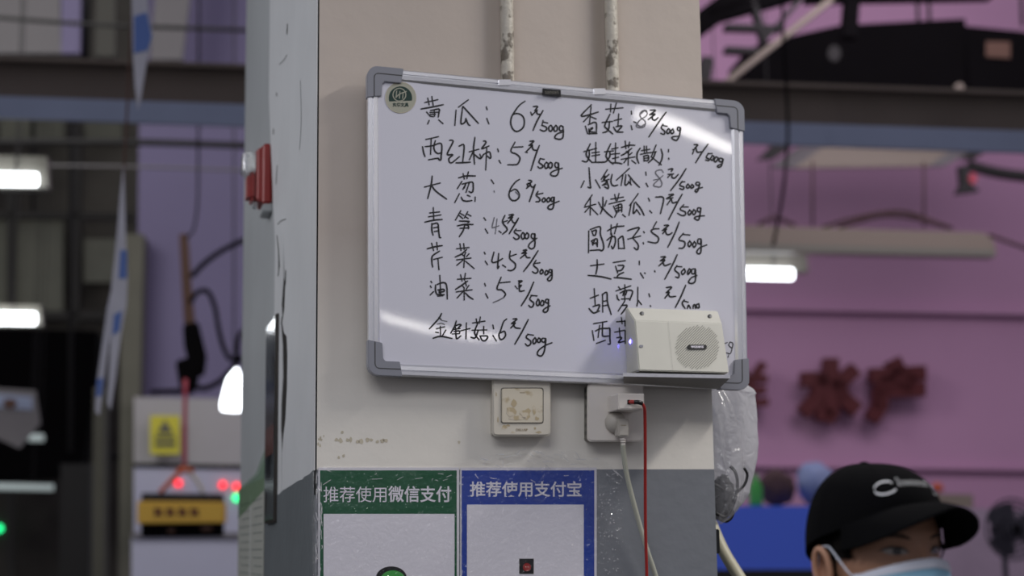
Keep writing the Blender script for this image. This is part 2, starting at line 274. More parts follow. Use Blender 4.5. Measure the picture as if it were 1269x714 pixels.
STROKES = """
515 110|180,140 200,235;240,118 262,255;140,202 325,162;85,297 250,268 405,235;165,345 215,405;225,320 345,300 345,350 335,415;275,310 280,400;215,350 330,345;215,405 260,412;220,380 290,375;200,470 180,515;345,462 402,512|775,165 635,270;597,320 580,535;695,265 668,490 690,518 730,490 742,440;742,440 775,520 800,540;705,265 790,360 925,508|1045,270 1055,305;1052,440 1080,515
615 110|422,185 340,245 270,340 222,430 215,520 250,600 310,630 390,580 415,500 400,420 350,375 290,365 245,385;550,262 610,262 570,320;575,325 605,315;600,320 530,385;510,350 525,390;595,320 605,370 650,378;688,325 600,480 545,610;690,470 675,540;695,490 755,505;675,540 735,565 740,605 700,625 650,605;800,540 775,570 780,615 810,625 830,580 810,540;880,540 850,580 860,625 895,615 900,565 880,540;985,560 950,545 930,580 945,620 980,610;985,560 990,640 980,722 930,745 862,722 900,665 975,640
#
515 160|155,152 335,112;230,155 222,370;290,175 270,260 285,325 330,360 380,350;145,258 250,245 380,215 378,400 370,455 345,450 325,430 195,452;103,262 120,350 138,402|505,165 540,165 550,195 470,355 490,380 550,378 490,440 525,500 645,408;645,250 715,240 695,490;600,498 700,495 805,488|875,125 855,300 870,515;795,335 930,297;850,330 795,450;870,375 930,425 965,430 1000,380;950,375 965,420;1005,175 1035,180 1030,215 975,290 1080,250;1050,285 1035,600;1000,375 1085,335 1110,400 1100,430 1060,400
615 160|22,295 32,330;42,465 65,500;275,195 215,325 300,370 350,430 320,510 270,525 175,525;265,268 390,260;500,178 555,178 485,240;490,240 535,235 450,325;435,340 455,345;530,240 545,300 600,315;635,245 590,360 512,605;650,435 705,445;650,435 630,490 680,530 680,565 640,575 615,555;740,490 710,530 730,580 760,560 765,510 740,490;800,490 770,530 790,575 820,560 825,510 800,490;915,500 875,495 865,540 890,570 920,550 915,500 920,620 890,685 830,690 800,660 840,620 970,578
#
515 205|245,160 230,290 180,485;135,318 360,260;240,300 300,380 455,495|640,182 740,155 878,155;702,125 718,198;778,98 758,192;680,240 618,340;690,275 830,245 850,300 845,380 820,400 790,385;740,275 700,350;790,265 745,395;735,290 720,330;645,420 580,545;675,472 700,515 760,528 828,518;765,440 800,455;880,470 878,525|1118,215 1150,265
615 205|340,208 290,240 225,320 190,410 195,470 235,515 290,515 330,480 340,430 310,370 270,352 220,380;480,218 515,225 515,250 455,275;490,270 505,285 450,335;470,265 460,300;500,290 540,325 575,285;575,285 535,400 490,530;615,385 590,440 640,490 635,530 590,535;615,425 685,410;700,480 675,510 695,540 725,520 715,485 700,480;770,475 745,505 760,540 790,520 790,485 770,475;855,470 820,475 810,520 840,530 855,470 845,600 820,645 770,640 765,610 800,580 925,528
f515 205|1158,378 1164,392
f615 205|285,390 330,440
#
515 250|262,90 268,270;212,165 350,150;195,222 370,195;140,300 270,272 390,262;240,325 240,420 258,490;250,330 325,320 340,420 352,520 370,530;270,385 325,375;280,440 335,430|665,135 590,268;665,175 710,200;645,205 695,245;768,150 722,235;770,185 815,210;740,225 775,245;650,285 785,290 775,305;620,355 720,335 845,335;720,340 775,350 780,395;660,392 785,385;725,350 700,430 648,512|1010,240 1032,270;1030,405 1062,460
f600 250|150,235 118,370 150,378 215,355;190,255 165,470
600 250|222,435 248,455;305,205 270,300 335,390 330,430 275,475;285,300 340,280;370,195 435,190 360,240;380,240 420,225 350,315;400,250 430,305 470,305 505,245;505,245 450,340 372,470;470,405 445,450 510,500 510,540 470,555 435,530;480,425 540,425;570,455 545,500 565,550 595,530 590,470 570,455;630,460 600,510 620,545 650,530 655,480 630,460;745,475 705,475 695,520 730,550 750,500 745,475 750,600 740,670 700,695 655,665 680,610 775,540
#
515 295|175,158 280,130 390,112;238,80 265,180;312,68 322,172;350,195 250,265 240,350 252,425;270,315 390,285;330,305 345,465|608,158 785,140;655,88 670,180;710,85 718,165;750,172 680,235 590,278;690,245 715,265;785,235 755,270;740,215 720,260;608,322 815,295;722,260 712,430;695,330 612,400;740,345 862,448|1015,212 1025,232;1030,345 1060,390
605 295|85,210 55,350 130,350 210,305;155,230 140,440 160,420;215,400 255,428;325,195 318,300 400,380 390,450 340,480 295,475;330,268 412,240;520,180 570,175 500,225;510,225 565,220 480,295;545,240 570,285 615,290;735,190 625,360 525,490;705,330 670,400 730,460 725,505 690,518 655,498;690,375 760,365;785,465 765,500 780,530 810,505 800,470 785,465;855,480 835,520 850,545 880,525 880,490 855,480;940,470 905,465 900,500 935,510 940,470 940,590 905,632 875,610 900,575 940,530
#
515 335|228,165 238,180;220,235 230,252;262,318 218,362;358,78 372,360;295,220 295,310 320,360;320,210 380,185 440,190 462,260 468,420;330,290 410,280 420,310 350,325;335,355 420,360;330,380 400,375;345,290 350,330|622,132 815,118;665,70 685,155;735,48 720,140;765,160 690,215 592,280;735,165 748,225;690,230 715,255;785,225 750,275;605,318 830,288;715,260 718,435;695,320 615,405;735,335 790,390 845,425|1020,198 1030,228;1035,348 1065,405
605 335|190,105 130,270 200,290 255,350 230,400;180,185 320,170;450,155 500,158 455,190;455,160 460,290 480,310 530,300;455,235 490,220 460,260;400,235 408,245;425,265 428,270;670,178 590,360 490,520;635,370 718,378;640,372 615,430 670,480 660,530 630,545 600,520;735,425 710,480 725,520 755,500 750,440 735,425;795,445 770,490 785,520 815,510 820,460 795,445;890,430 855,430 845,470 885,480 890,430 885,560 870,605 835,620 810,595 850,555 910,525
f605 335|230,400 160,440 75,475
#
515 385|382,45 340,120 205,268;345,105 375,130;310,268 425,240;365,235 370,380;300,320 335,325;445,290 395,370;260,408 370,380 535,410|600,155 575,235 520,330;590,225 640,205 670,215 625,260;560,280 655,265;570,310 640,300 650,330;545,345 640,340;590,250 600,400 620,410 665,375;670,298 800,265;750,185 742,415|845,182 1020,155;895,125 905,185;955,98 940,185;915,190 870,330 935,430;835,290 1045,285;925,290 880,400 820,395;1005,235 1005,340;950,375 1060,378 1035,438 985,440 955,385
f515 385|385,145 460,160;320,200 380,188 425,205
605 385|70,215 80,265;72,372 118,445;270,125 225,170 185,290 158,360 175,420 215,420 255,370 245,310 215,310 185,330;370,122 425,125 345,190;350,190 400,180 335,255;370,195 400,250 470,262;590,135 500,310 395,492;585,350 665,362;585,350 560,395 625,450 620,500 580,520 550,490;690,400 660,440 670,490 700,470 705,420 690,400;745,405 725,440 740,470 770,455 765,415 745,405;845,410 800,410 790,450 830,465 850,420 830,590 790,665 740,660 725,625 760,570 850,510 938,475
#
710 120|270,118 120,280 240,265 370,225;268,150 245,390;235,285 160,365;270,295 340,325;185,435 215,540;230,410 340,380 345,540;265,465 295,460 240,510 320,520;240,545 350,540;235,475 240,545|488,182 735,162;560,112 555,220;640,95 598,238;545,260 470,420 500,470 585,545;435,378 580,362;540,365 530,460 500,510 445,528;675,255 665,420;610,350 715,325;600,450 650,515 735,520;640,440 725,430 655,510|862,215 865,255|860,430 872,480
f780 125|265,190 250,145 200,145 155,190 170,250 230,300 225,370 170,395 100,375 150,290 240,230 265,190;175,190 220,150 260,170;110,350 170,380 215,350
780 125|70,310 95,322;310,140 385,140 300,205;320,205 380,195 280,275;345,215 340,270 380,285 420,250;540,170 450,290 288,530;495,345 470,400 520,450 510,495 465,480;500,365 555,375;575,410 550,450 565,485 595,460 595,425 575,410;640,415 610,450 625,485 655,460 640,415;750,395 715,390 710,430 750,440 750,395 740,500 700,580 650,570 625,540 670,525 735,520
#
710 165|255,160 195,300 225,370 280,430;165,272 345,225;240,250 240,340 205,420 140,410;338,140 335,415;285,290 385,278;285,335 390,318;280,430 470,425 510,390|555,160 490,320 520,390 590,455;470,275 595,262;545,270 545,340 510,395;630,150 625,430;575,235 660,215;570,310 685,300;590,375 670,355;570,440 650,438 720,452|720,210 820,180 910,178;772,120 782,225;835,135 820,210;865,225 770,300 715,328;790,270 810,290;870,290 835,320;830,250 820,290;718,385 910,350;820,290 815,470;795,380 755,435;870,405 925,445;990,225 950,290 945,370 970,440;1000,312 1145,285;1015,258 1130,238;1050,195 1055,290;1085,195 1090,285;1045,340 1050,410;1045,340 1110,330 1110,400 1050,405;1060,370 1110,365
800 170|155,120 85,290;60,230 155,215;150,215 110,310 45,375;85,290 230,405;230,180 250,260 235,340 200,410|340,185 338,215|342,310 343,325|720,110 770,115 730,160;700,185 745,165;720,175 695,245;745,170 765,220 830,215;920,105 830,230 740,375;925,240 895,300 935,320 930,345 890,340;925,245 980,240;985,270 960,320 985,340 1010,290 985,270;1040,290 1010,340 1035,365 1070,310 1040,290;1140,320 1095,310 1085,350 1125,365 1145,320 1120,420 1080,445 1060,425 1110,400
#
710 200|238,98 255,330 262,390 225,380;165,292 122,380;335,275 400,390|508,125 420,262;470,215 455,235 490,225;530,195 455,262 470,270;430,295 530,265;440,350 510,300 480,290;500,290 525,370 515,400 470,375;440,350 490,340;578,195 560,290 580,350 620,360 658,350|832,105 645,275;740,190 712,350;780,200 770,350 830,310;820,300 860,345;820,200 900,300 980,380;845,265 850,320;1075,160 1080,200;1080,325 1105,370
f790 200|380,160 350,125 280,140 270,180 330,255 360,320 345,370 290,375 235,350 300,280 375,210;240,275 320,260
790 200|460,118 520,110 500,145;455,190 530,185;490,190 450,235;510,190 510,235 550,245 600,195;715,110 620,260 490,430;660,295 625,350 685,380 670,415 625,400;650,305 695,300;745,335 720,370 740,395 770,370 745,335;805,340 785,375 800,395 830,370 805,340;910,310 870,310 865,345 910,350 920,320 895,420 870,455 850,430 885,405 955,385
#
710 230|282,140 180,292;175,318 335,275;258,190 255,430;250,310 180,390;270,330 365,425;380,248 430,345;495,225 470,300;442,175 440,320 408,412;440,330 500,400 580,468|562,200 740,170;618,135 635,220;680,120 655,215;538,270 760,218;600,305 640,395;630,300 715,275 720,385;670,280 675,385;640,335 715,320;645,370 720,360;650,395 618,460;735,430 770,458|962,120 840,290;860,270 828,435;905,260 890,410 940,360;940,355 990,425;925,245 1000,340 1048,435;1115,190 1130,225;1135,372 1160,400
790 230|272,170 385,185 340,410;465,135 535,130 430,190;440,195 520,180;500,190 440,280;500,200 520,255 580,240;658,130 590,250 460,500;680,285 630,350 705,390 700,435 650,440 595,410;670,315 745,315;770,360 745,400 765,435 795,390 770,360;830,355 810,400 835,430 860,385 830,355;930,330 890,330 885,375 925,385 935,330 915,470 890,510 840,480 880,455 985,445
#
715 265|175,255 172,570;200,230 340,190 345,300 390,440 390,520 360,545 330,532 200,540;220,255 240,310;225,260 285,240 270,315 240,315;220,400 235,460;215,400 295,370 300,480;260,390 240,440 280,430 300,480|455,248 560,195 690,180;505,165 500,300;595,150 555,290;510,290 510,350 465,490;445,388 500,345 560,340 565,430 530,515 510,480;610,375 615,510;610,375 650,340 680,345 700,510;615,510 700,510|750,248 850,215 920,212 820,350;755,372 935,328;825,360 900,450 900,515 880,528 845,500;985,265 992,278;978,428 982,440
790 265|280,120 235,200;315,220 235,225 205,265 300,340 310,390 270,430 160,412;400,170 460,170 390,225;370,245 430,220 375,290;410,240 430,300 470,305 510,280;615,125 550,290 450,488;675,290 610,380 690,410 700,460 670,505 615,508;680,305 770,312;770,400 745,445 765,485 795,440 770,400;840,410 815,455 835,495 865,450 840,410;935,370 895,375 890,430 930,440 940,380 935,560 900,590 875,560 920,500 1020,460
#
715 305|298,205 298,320 280,410;205,290 395,265;168,432 350,450 500,485|538,242 710,215;570,300 600,395;610,285 690,290 655,355 600,365;685,390 620,420 590,455;550,465 650,470 798,488|920,225 920,270;938,400 980,468;1000,398 1004,402;1148,368 1150,378
790 305|350,160 415,160 340,215;345,215 405,205 320,290;375,225 395,285 440,280 485,260;585,130 520,270 405,485;580,290 550,350 610,410 605,465 565,455;580,300 650,305;690,335 650,380 665,420 705,380 690,335;765,335 740,380 745,420 775,380 785,350 765,335;850,335 805,345 800,400 840,405 855,345 855,500 820,548 765,545 755,520 800,465 875,435
#
715 345|255,155 270,390;200,292 315,248;240,415 330,390 325,430 300,480;180,448 245,510 330,482;378,235 380,495;375,240 440,208 450,350 505,530;385,340 440,330;400,405 450,395|580,185 790,112;615,128 645,165;705,98 712,190;590,250 600,300 620,320;640,215 720,180 820,190 780,320;690,200 680,250;735,195 720,240;660,305 770,300;705,200 705,330;700,345 610,480;660,400 740,400 690,480 655,525|898,135 895,365;905,325 950,385;890,370 885,405;1062,232 1072,268;1083,405 1085,412
790 340|430,195 505,190 425,270;430,270 470,265 405,350;455,285 480,330 560,325;710,165 640,330 560,488;690,378 660,430 700,500;690,395 745,410;735,500 755,455 780,500;820,500 825,460 850,450 855,500;905,435 870,450 875,490 910,490 905,435
#
715 385|250,192 438,160;380,170 375,350 395,378 470,375;335,220 312,392;275,300 340,270 450,262 485,270 485,400 490,490 460,495;228,300 250,435;292,482 415,440|590,165 700,155;655,105 665,190;708,150 710,225;560,318 700,290;625,262 635,390;590,400 645,395 655,410 610,470 690,455;710,305 712,480
s860 420|345,50 370,40;400,35 385,70 420,100 430,50 400,35;430,70 405,160 360,155;385,180 375,205
"""
REF1 = (Vector((3.05, -5.85, 4.03)), Vector((4.3, -6.5, 4.03)), .043)
REF2 = (Vector((3.15, -15.4, 4.0)), Vector((4.6, -15.9, 4.0)), .034)
# ------------------------------------------------------------------ structure: pillar, floor, hall
def struct(name, bm, m, parent=None, **k):
    o = fin(name, bm, m, parent, **k)
    if parent is None: o['kind'] = 'structure'
    return o
def wall_stains(m):
    """old drip stains beside the two conduits, worked into the front paint by wall position"""
    nt = m.node_tree; b = nt.nodes['Principled BSDF']; src = b.inputs['Base Color'].links[0].from_socket
    g = nt.nodes.new('ShaderNodeNewGeometry'); sp = nt.nodes.new('ShaderNodeSeparateXYZ'); nt.links.new(g.outputs['Position'], sp.inputs[0])
    def math_(op, a, b_=None):
        n = nt.nodes.new('ShaderNodeMath'); n.operation = op
        for i, x in enumerate((a, b_)):
            if x is None: continue
            if isinstance(x, (int, float)): n.inputs[i].default_value = x
            else: nt.links.new(x, n.inputs[i])
        return n.outputs[0]
    tot = None
    for xc, w, k in ((FRONT.pt(741, 60).x, .011, .30), (FRONT.pt(609, 80).x, .012, .18)):
        d = math_('ABSOLUTE', math_('SUBTRACT', sp.outputs[0], xc)); e = math_('POWER', math_('DIVIDE', d, w), 2.0)
        v = math_('MULTIPLY', math_('DIVIDE', 1.0, math_('ADD', 1.0, math_('MULTIPLY', e, e))), k)
        tot = v if tot is None else math_('ADD', tot, v)
    up = math_('GREATER_THAN', sp.outputs[2], 2.0)
    fac = math_('MULTIPLY', tot, up)
    mx = nt.nodes.new('ShaderNodeMix'); mx.data_type = 'RGBA'; mx.inputs['B'].default_value = lin((120, 100, 62))
    # the wall colour blends to a whiter tone towards the bottom
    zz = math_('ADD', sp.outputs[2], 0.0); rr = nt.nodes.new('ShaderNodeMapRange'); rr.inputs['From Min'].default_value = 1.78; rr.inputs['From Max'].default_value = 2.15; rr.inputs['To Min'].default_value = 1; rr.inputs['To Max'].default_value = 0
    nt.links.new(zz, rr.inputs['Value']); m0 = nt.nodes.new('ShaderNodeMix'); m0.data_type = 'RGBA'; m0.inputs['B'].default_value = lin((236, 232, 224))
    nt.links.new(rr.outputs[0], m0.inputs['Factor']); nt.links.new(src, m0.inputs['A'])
    nt.links.new(fac, mx.inputs['Factor']); nt.links.new(m0.outputs['Result'], mx.inputs['A']); nt.links.new(mx.outputs['Result'], b.inputs['Base Color'])
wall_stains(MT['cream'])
XL, XR, YB, ZD = 0.415, 1.257, 1.86, 1.660
bm = NB()
prism_pts(bm, [Vector((x, y, ZD)) for x, y in ((XL, 0), (XR, 0), (XR, YB), (XL + .004, YB), (XL + .004, .9), (XL, .9))],
          [Vector((x, y, 6.0)) for x, y in ((XL, 0), (XR, 0), (XR, YB), (XL + .004, YB), (XL + .004, .9), (XL, .9))])
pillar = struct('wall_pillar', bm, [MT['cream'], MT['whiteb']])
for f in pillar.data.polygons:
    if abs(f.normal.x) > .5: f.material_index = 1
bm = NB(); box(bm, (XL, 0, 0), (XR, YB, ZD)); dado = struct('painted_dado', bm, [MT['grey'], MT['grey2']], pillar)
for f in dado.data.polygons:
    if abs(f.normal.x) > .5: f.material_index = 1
# white cladding on the left side, broken along a crack
def sy(u, v): p = SIDE.pt(u, v); return (min(max(p.y, 0.0), YB), p.z)
def yz(bm, poly, x0, x1): prism_pts(bm, [Vector((x0, y, z)) for y, z in poly], [Vector((x1, y, z)) for y, z in poly])
crack_near = [(351, 285), (353, 310), (354, 345), (355, 352), (353.5, 385), (351, 400), (353, 412), (356.5, 417), (357.5, 440), (357, 480), (355, 520), (352.5, 540), (351, 560), (350.6, 597)]
crack_far = [(351, 285), (352.4, 310), (352.5, 345), (350, 380), (350.5, 392), (349, 402), (350, 416), (351, 430), (351.5, 470), (349.5, 505), (349, 535), (349.6, 548), (349.9, 565), (350.2, 597)]
bm = NB(); TH_ = .0025
yn_ = [sy(*p) for p in crack_near]; yf_ = [sy(*p) for p in crack_far]; ye = sy(342, 300)[0]; yt = sy(335.5, 0)[0]
yz(bm, [(0, 4.5), (0, yn_[0][1]), yn_[0], (ye, yf_[0][1]), (yt, 2.7), (yt, 4.5)], XL - TH_, XL + .003)
yz(bm, [(0, yn_[0][1])] + [(0, ZD - .05)] + [(yn_[-1][0], ZD - .05)] + yn_[::-1], XL - TH_, XL + .003)
yz(bm, yf_ + [(yf_[-1][0], ZD - .05), (ye, ZD - .05), (ye, yf_[0][1])], XL - TH_, XL + .003)
struct('plaster_cladding', bm, MT['white'], pillar)
# grey paint covers the foot of the cladding with a ragged slanting brushed edge
bm = NB()
pts = [(396, 581), (390, 583), (385, 588), (379, 591), (377, 594), (371, 596), (362, 602), (352, 608), (347, 613), (343, 614)]
fr = [SIDE.pt(u, v, 0) for u, v in pts]; fr = [Vector((XL - .0034, max(p.y, 0), p.z)) for p in fr]
low = [Vector((p.x, p.y, 0.0)) for p in (fr[-1], fr[0])]
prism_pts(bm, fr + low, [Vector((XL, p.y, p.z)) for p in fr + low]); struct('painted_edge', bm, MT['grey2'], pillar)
bm = NB(); yz(bm, [(y + -.01, z) for y, z in yn_[1:]] + [(y + .11, z) for y, z in yf_[1:]][::-1], XL - .0004, XL + .002); struct('crack_depth', bm, MT['dark'], pillar)
# small hairline chips
def sidemark(name, pts, w, m=MT['dark'], x=XL - .0028):
    w *= .75
    bm = NB(); ribbon(bm, Pl((1, 0, 0), x), pts, w, .0003); return struct(name, bm, m, pillar, norm=False)
for pts, w in (([(356, 30), (355.5, 42)], 1.6), ([(355.5, 68), (352, 74), (346, 80)], .8), ([(342.6, 115), (343, 119)], 1.4), ([(339, 160), (338.6, 166)], 1.6), ([(343.5, 205), (342, 228)], 1.0),
               ([(354, 271.5), (348, 274), (344, 278)], 1.2), ([(343, 292), (345, 310), (345.4, 330), (344.5, 342)], 1.3), ([(345.3, 318), (346, 331)], 2.0), ([(354, 335), (353.6, 352)], 1.4),
               ([(372, 100), (373, 150), (371, 185)], 1.0)):
    sidemark('hairline_crack', pts, w, MT['dark'] if pts[0][0] < 370 else MT['whiteb'])
def blob(bm, pl, u, v, ru, rv, off, seed=0):
    rnd = random.Random(seed); n = 11
    pts = [(u + ru * math.cos(6.283 * k / n) * rnd.uniform(.55, 1.15), v + rv * math.sin(6.283 * k / n) * rnd.uniform(.55, 1.15)) for k in range(n)]
    bm.faces.new([bm.verts.new(pl.pt(a, b, off)) for a, b in pts])
bm = NB(); rnd = random.Random(4)
for k in range(11): blob(bm, FRONT, 418 + k * 6 + rnd.uniform(-2, 2), 546 + rnd.uniform(-1, 2), rnd.uniform(2, 3.6), rnd.uniform(2, 3.8), .0004, k)
for k in range(6): blob(bm, FRONT, 396 + rnd.uniform(-2, 6), 545 + rnd.uniform(-6, 12), rnd.uniform(.8, 2), rnd.uniform(1.5, 4), .0004, 40 + k)
for (a, b) in ((424, 536), (420, 567), (426, 565), (569, 548)): blob(bm, FRONT, a, b, 2, 2.5, .0004, a)
struct('tape_residue', bm, MT['stain2'], pillar, norm=False)
bm = NB(); box(bm, (-22, -24, -.1), (22, 32, 0)); struct('floor', bm, MT['floor'])
def gwall(name, d, poly, m, th=.2):
    bm = NB(); prism(bm, BG(d), poly, 0, -th); return struct(name, bm, m)
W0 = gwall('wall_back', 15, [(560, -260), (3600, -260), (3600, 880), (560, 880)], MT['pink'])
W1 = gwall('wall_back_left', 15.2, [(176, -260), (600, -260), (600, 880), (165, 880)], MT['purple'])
W2 = gwall('wall_far_left', 26, [(-2600, -300), (260, -300), (260, 800), (-2600, 800)], MT['hall'])
bm = NB(); prism(bm, BG(14.95), [(880, 377), (3000, 418), (3000, 423), (880, 383)], .08, -.05); struct('trim_1', bm, MT['pink'])
bm = NB(); prism(bm, BG(14.95), [(880, 574), (3000, 604), (3000, 608), (880, 578)], .05, -.05); struct('trim_2', bm, MT['pink'])
bm = NB(); prism(bm, BG(14.9), [(151, 290), (178, 290), (166, 800), (146, 800)], .1, -.4); struct('wall_corner_pillar', bm, MT['pillar'])
bm = NB(); prism(bm, BG(18), [(116, 480), (130, 480), (128, 800), (114, 800)], .1, -.3); struct('wall_slim_pillar', bm, MT['pillar'])

# ------------------------------------------------------------------ whiteboard
def q(u0, v0): return u0, v0
O = [(455, 81), (922, 126), (928.5, 484), (456, 465)]
def B(s, t, off=0):
    u = (O[0][0] * (1 - s) + O[1][0] * s) * (1 - t) + (O[3][0] * (1 - s) + O[2][0] * s) * t
    v = (O[0][1] * (1 - s) + O[1][1] * s) * (1 - t) + (O[3][1] * (1 - s) + O[2][1] * s) * t
    return BOARD.pt(u, v, 0) + Vector((0, -off, 0))
WS, WT = 1 / 467., 1 / 368.
wb = thing('whiteboard', 'large whiteboard with handwritten Chinese vegetable prices, hung on the pillar', 'whiteboard', B(.5, 1))
def warp(s, t):
    """the thin enamel sheet is not flat: it bows a little at the left and at the upper right"""
    return .0041 * (.87 - t) * max(0, 1 - s / .30) ** 2 - .0072 * (.15 - t) * math.exp(-(t / .34) ** 2) * (max(0, s - .76) / .24) ** 2
def inv(u, v):
    s = t = .5
    for _ in range(4):
        uu = (O[0][0] * (1 - s) + O[1][0] * s) * (1 - t) + (O[3][0] * (1 - s) + O[2][0] * s) * t
        vv = (O[0][1] * (1 - s) + O[1][1] * s) * (1 - t) + (O[3][1] * (1 - s) + O[2][1] * s) * t
        s += (u - uu) * WS; t += (v - vv) * WT
    return s, t
class Enamel(Pl):
    def pt(self, u, v, off=0): return Pl.pt(self, u, v, off + warp(*inv(u, v)))
bm = NB(); NS, NT = 48, 36; g = []
for j in range(NT + 1):
    row = []
    for i in range(NS + 1):
        s = 10 * WS + (1 - 20 * WS) * i / NS; t = 8 * WT + (1 - 16 * WT) * j / NT
        row.append(bm.verts.new(B(s, t, -.006 + warp(s, t))))
    g.append(row)
for j in range(NT):
    for i in range(NS): bm.faces.new((g[j][i], g[j + 1][i], g[j + 1][i + 1], g[j][i + 1]))
surf = fin('writing_surface', bm, MT['board'], wb, smooth=True)
bm = NB(); prism_pts(bm, [B(s, t, -.0125) for s, t in ((.01, .01), (.99, .01), (.99, .99), (.01, .99))], [B(s, t, -.019) for s, t in ((.01, .01), (.99, .01), (.99, .99), (.01, .99))])
fin('backing', bm, MT['groove'], wb)
PROF = [(1.0, -.020), (1.0, -.003), (2.4, -.001), (6.0, -.001), (6.6, -.0035), (7.4, -.0035), (8.0, -.0005), (12.5, -.0015), (15.2, -.0055), (15.4, -.012)]
def bar(side):
    bm = NB(); rings = []
    for e in (.035, .25, .5, .75, .965):
        r = []
        for o, h in PROF:
            s, t = {'t': (e, o * WT), 'b': (e, 1 - o * WT), 'l': (o * WS, e), 'r': (1 - o * WS, e)}[side]
            r.append(bm.verts.new(B(s, t, h)))
        rings.append(r)
    n = len(PROF)
    for a, b in zip(rings, rings[1:]):
        for k in range(n): bm.faces.new((a[k], a[(k + 1) % n], b[(k + 1) % n], b[k]))
    bm.faces.new(rings[0]); bm.faces.new(rings[-1][::-1])
    fin('frame_rail', bm, MT['alu'], wb)
for s_ in 'tblr': bar(s_)
def corner_cap(cs, ct, ls, lt):
    """cs, ct: 0 or 1 corner; ls / lt: arm lengths in px"""
    S = lambda o: (o * WS) if cs == 0 else 1 - o * WS
    T = lambda o: (o * WT) if ct == 0 else 1 - o * WT
    w = 18.5; r = 13; out = []
    for k in range(7):
        a = math.pi / 2 * k / 6; out.append((r - r * math.cos(a), r - r * math.sin(a)))
    poly = [(0, lt)] + out + [(ls, 0), (ls - 3, w - 1)] + [(w + 3, w - 1), (w, w + 2)] + [(w - 1, lt - 3)]
    bm = NB()
    prism_pts(bm, [B(S(a), T(b), .0022) for a, b in poly], [B(S(a), T(b), -.021) for a, b in poly]); bmesh.ops.recalc_face_normals(bm, faces=bm.faces); bev(bm, .0009, 2)
    c = fin('corner_cap', bm, MT['cap'], wb)
    bm = NB(); gl = [(8.0, lt - 2)] + [(8 + 6 - 6 * math.cos(a), 8 + 6 - 6 * math.sin(a)) for a in (0, .4, .8, 1.2, 1.57)] + [(ls - 2, 8.0)]
    A = [bm.verts.new(B(S(a), T(b), .0026)) for a, b in gl]; Bb = [bm.verts.new(B(S(a + (1.1 if i < len(gl) / 2 else 0)), T(b + (1.1 if i >= len(gl) / 2 else 0)), .0026)) for i, (a, b) in enumerate(gl)]
    for i in range(len(gl) - 1): bm.faces.new((A[i], A[i + 1], Bb[i + 1], Bb[i]))
    fin('cap_groove', bm, MT['groove'], c, norm=False)
corner_cap(0, 0, 45, 38); corner_cap(1, 0, 37, 38); corner_cap(1, 1, 36, 41); corner_cap(0, 1, 42, 42)
# handwriting: every line of the price list is pen ink lying on the enamel
INK = Enamel((0, 1, 0), -.05 + .006)
def ink_pt_fix(bm, lift=.0007):
    for v in bm.verts:
        pass
INKLIFT = .0005
for ln in STROKES.strip().splitlines():
    if ln.startswith('#'): continue
    hd, _, body = ln.partition('|'); sc = 11.9; w = 2.15
    if hd[0] == 'f': hd = hd[1:]; w = 1.6
    if hd[0] == 's': sc = 8.93; hd = hd[1:]; w = 1.3
    x0, y0 = map(float, hd.split())
    for chunk in body.split('|'):
        tgt = NB()
        for st in chunk.split(';'):
            if not st.strip(): continue
            pts = [tuple(map(float, p.split(','))) for p in st.split()]
            ribbon(tgt, INK, [(x0 + a / sc, y0 + b / sc) for a, b in pts], w, INKLIFT, 4)
        fin('faded_ink' if w == 1.6 else 'handwritten_mark', tgt, MT['faint'] if w == 1.6 else MT['ink'], wb, norm=False)
# round logo sticker
def ringpoly(bm, pl, u, v, r0, r1, off, n=32, k=1.0):
    A = [bm.verts.new(pl.pt(a, b, off)) for a, b in circ(u, v, r1, r1 * k, n)]; Bq = [bm.verts.new(pl.pt(a, b, off)) for a, b in circ(u, v, r0, r0 * k, n)]
    for i in range(n): bm.faces.new((A[i], A[(i + 1) % n], Bq[(i + 1) % n], Bq[i]))
bm = NB(); prism(bm, INK, circ(496.6, 121, 19.2, 19.6), INKLIFT + .0002, INKLIFT - .001); stk = fin('logo_sticker', bm, MT['sign'], wb)
bm = NB(); cx, cy, r = 496.3, 121.5, 14.5
pts = [(cx + r * math.cos(a), cy + r * math.sin(a)) for a in [math.radians(180 + 164 * k / 20 - 8 + 12) for k in range(21)]]
pts = [(cx + r * math.cos(math.radians(t)), cy + r * math.sin(math.radians(t))) for t in range(163, 378, 5)]
bm.faces.new([bm.verts.new(INK.pt(a, b, INKLIFT + .0005)) for a, b in pts]); fin('green_field', bm, MT['logog'], stk, norm=False)
bm = NB(); ringpoly(bm, INK, 495, 117.4, 7.4, 8.5, INKLIFT + .0008)
for st in ([(491.6, 113), (490.8, 121)], [(490.6, 120.5), (495.5, 116.5), (503.5, 113.3)], [(495.6, 113.5), (495, 121.5)], [(499.6, 115), (499, 122)]): ribbon(bm, INK, st, 1.3, INKLIFT + .0008)
fin('monogram', bm, MT['sign'], stk, norm=False)
bm = NB(); lettering(bm, INK, '东华文具', (486.5, 127.2, 506.5, 132.4), INKLIFT + .0008, .03); fin('small_lettering', bm, MT['logog'], stk, norm=False)
bm = NB(); ringpoly(bm, INK, 496.6, 121, 18.6, 19.3, INKLIFT + .0006); fin('outline', bm, MT['stain2'], stk, norm=False)
# clips and label on the top rail
for c in ((618.5, 98.5, 633, 105.5), (736.5, 109.5, 750, 117)):
    bm = NB(); prism(bm, BOARD, rect(*c), .003, -.004); bev(bm, .001); fin('hanging_clip', bm, MT['alu'], wb)
bm = NB(); prism(bm, BOARD, [(672.5, 109.5), (695, 111.5), (695, 119.5), (672.5, 117)], .0015, -.004); lb = fin('dark_badge', bm, MT['black'], wb)
bm = NB(); lettering(bm, BOARD, 'sansan', (675.5, 113.0, 692, 116.2), .0018, .0); fin('badge_lettering', bm, MT['fixture'], lb, norm=False)

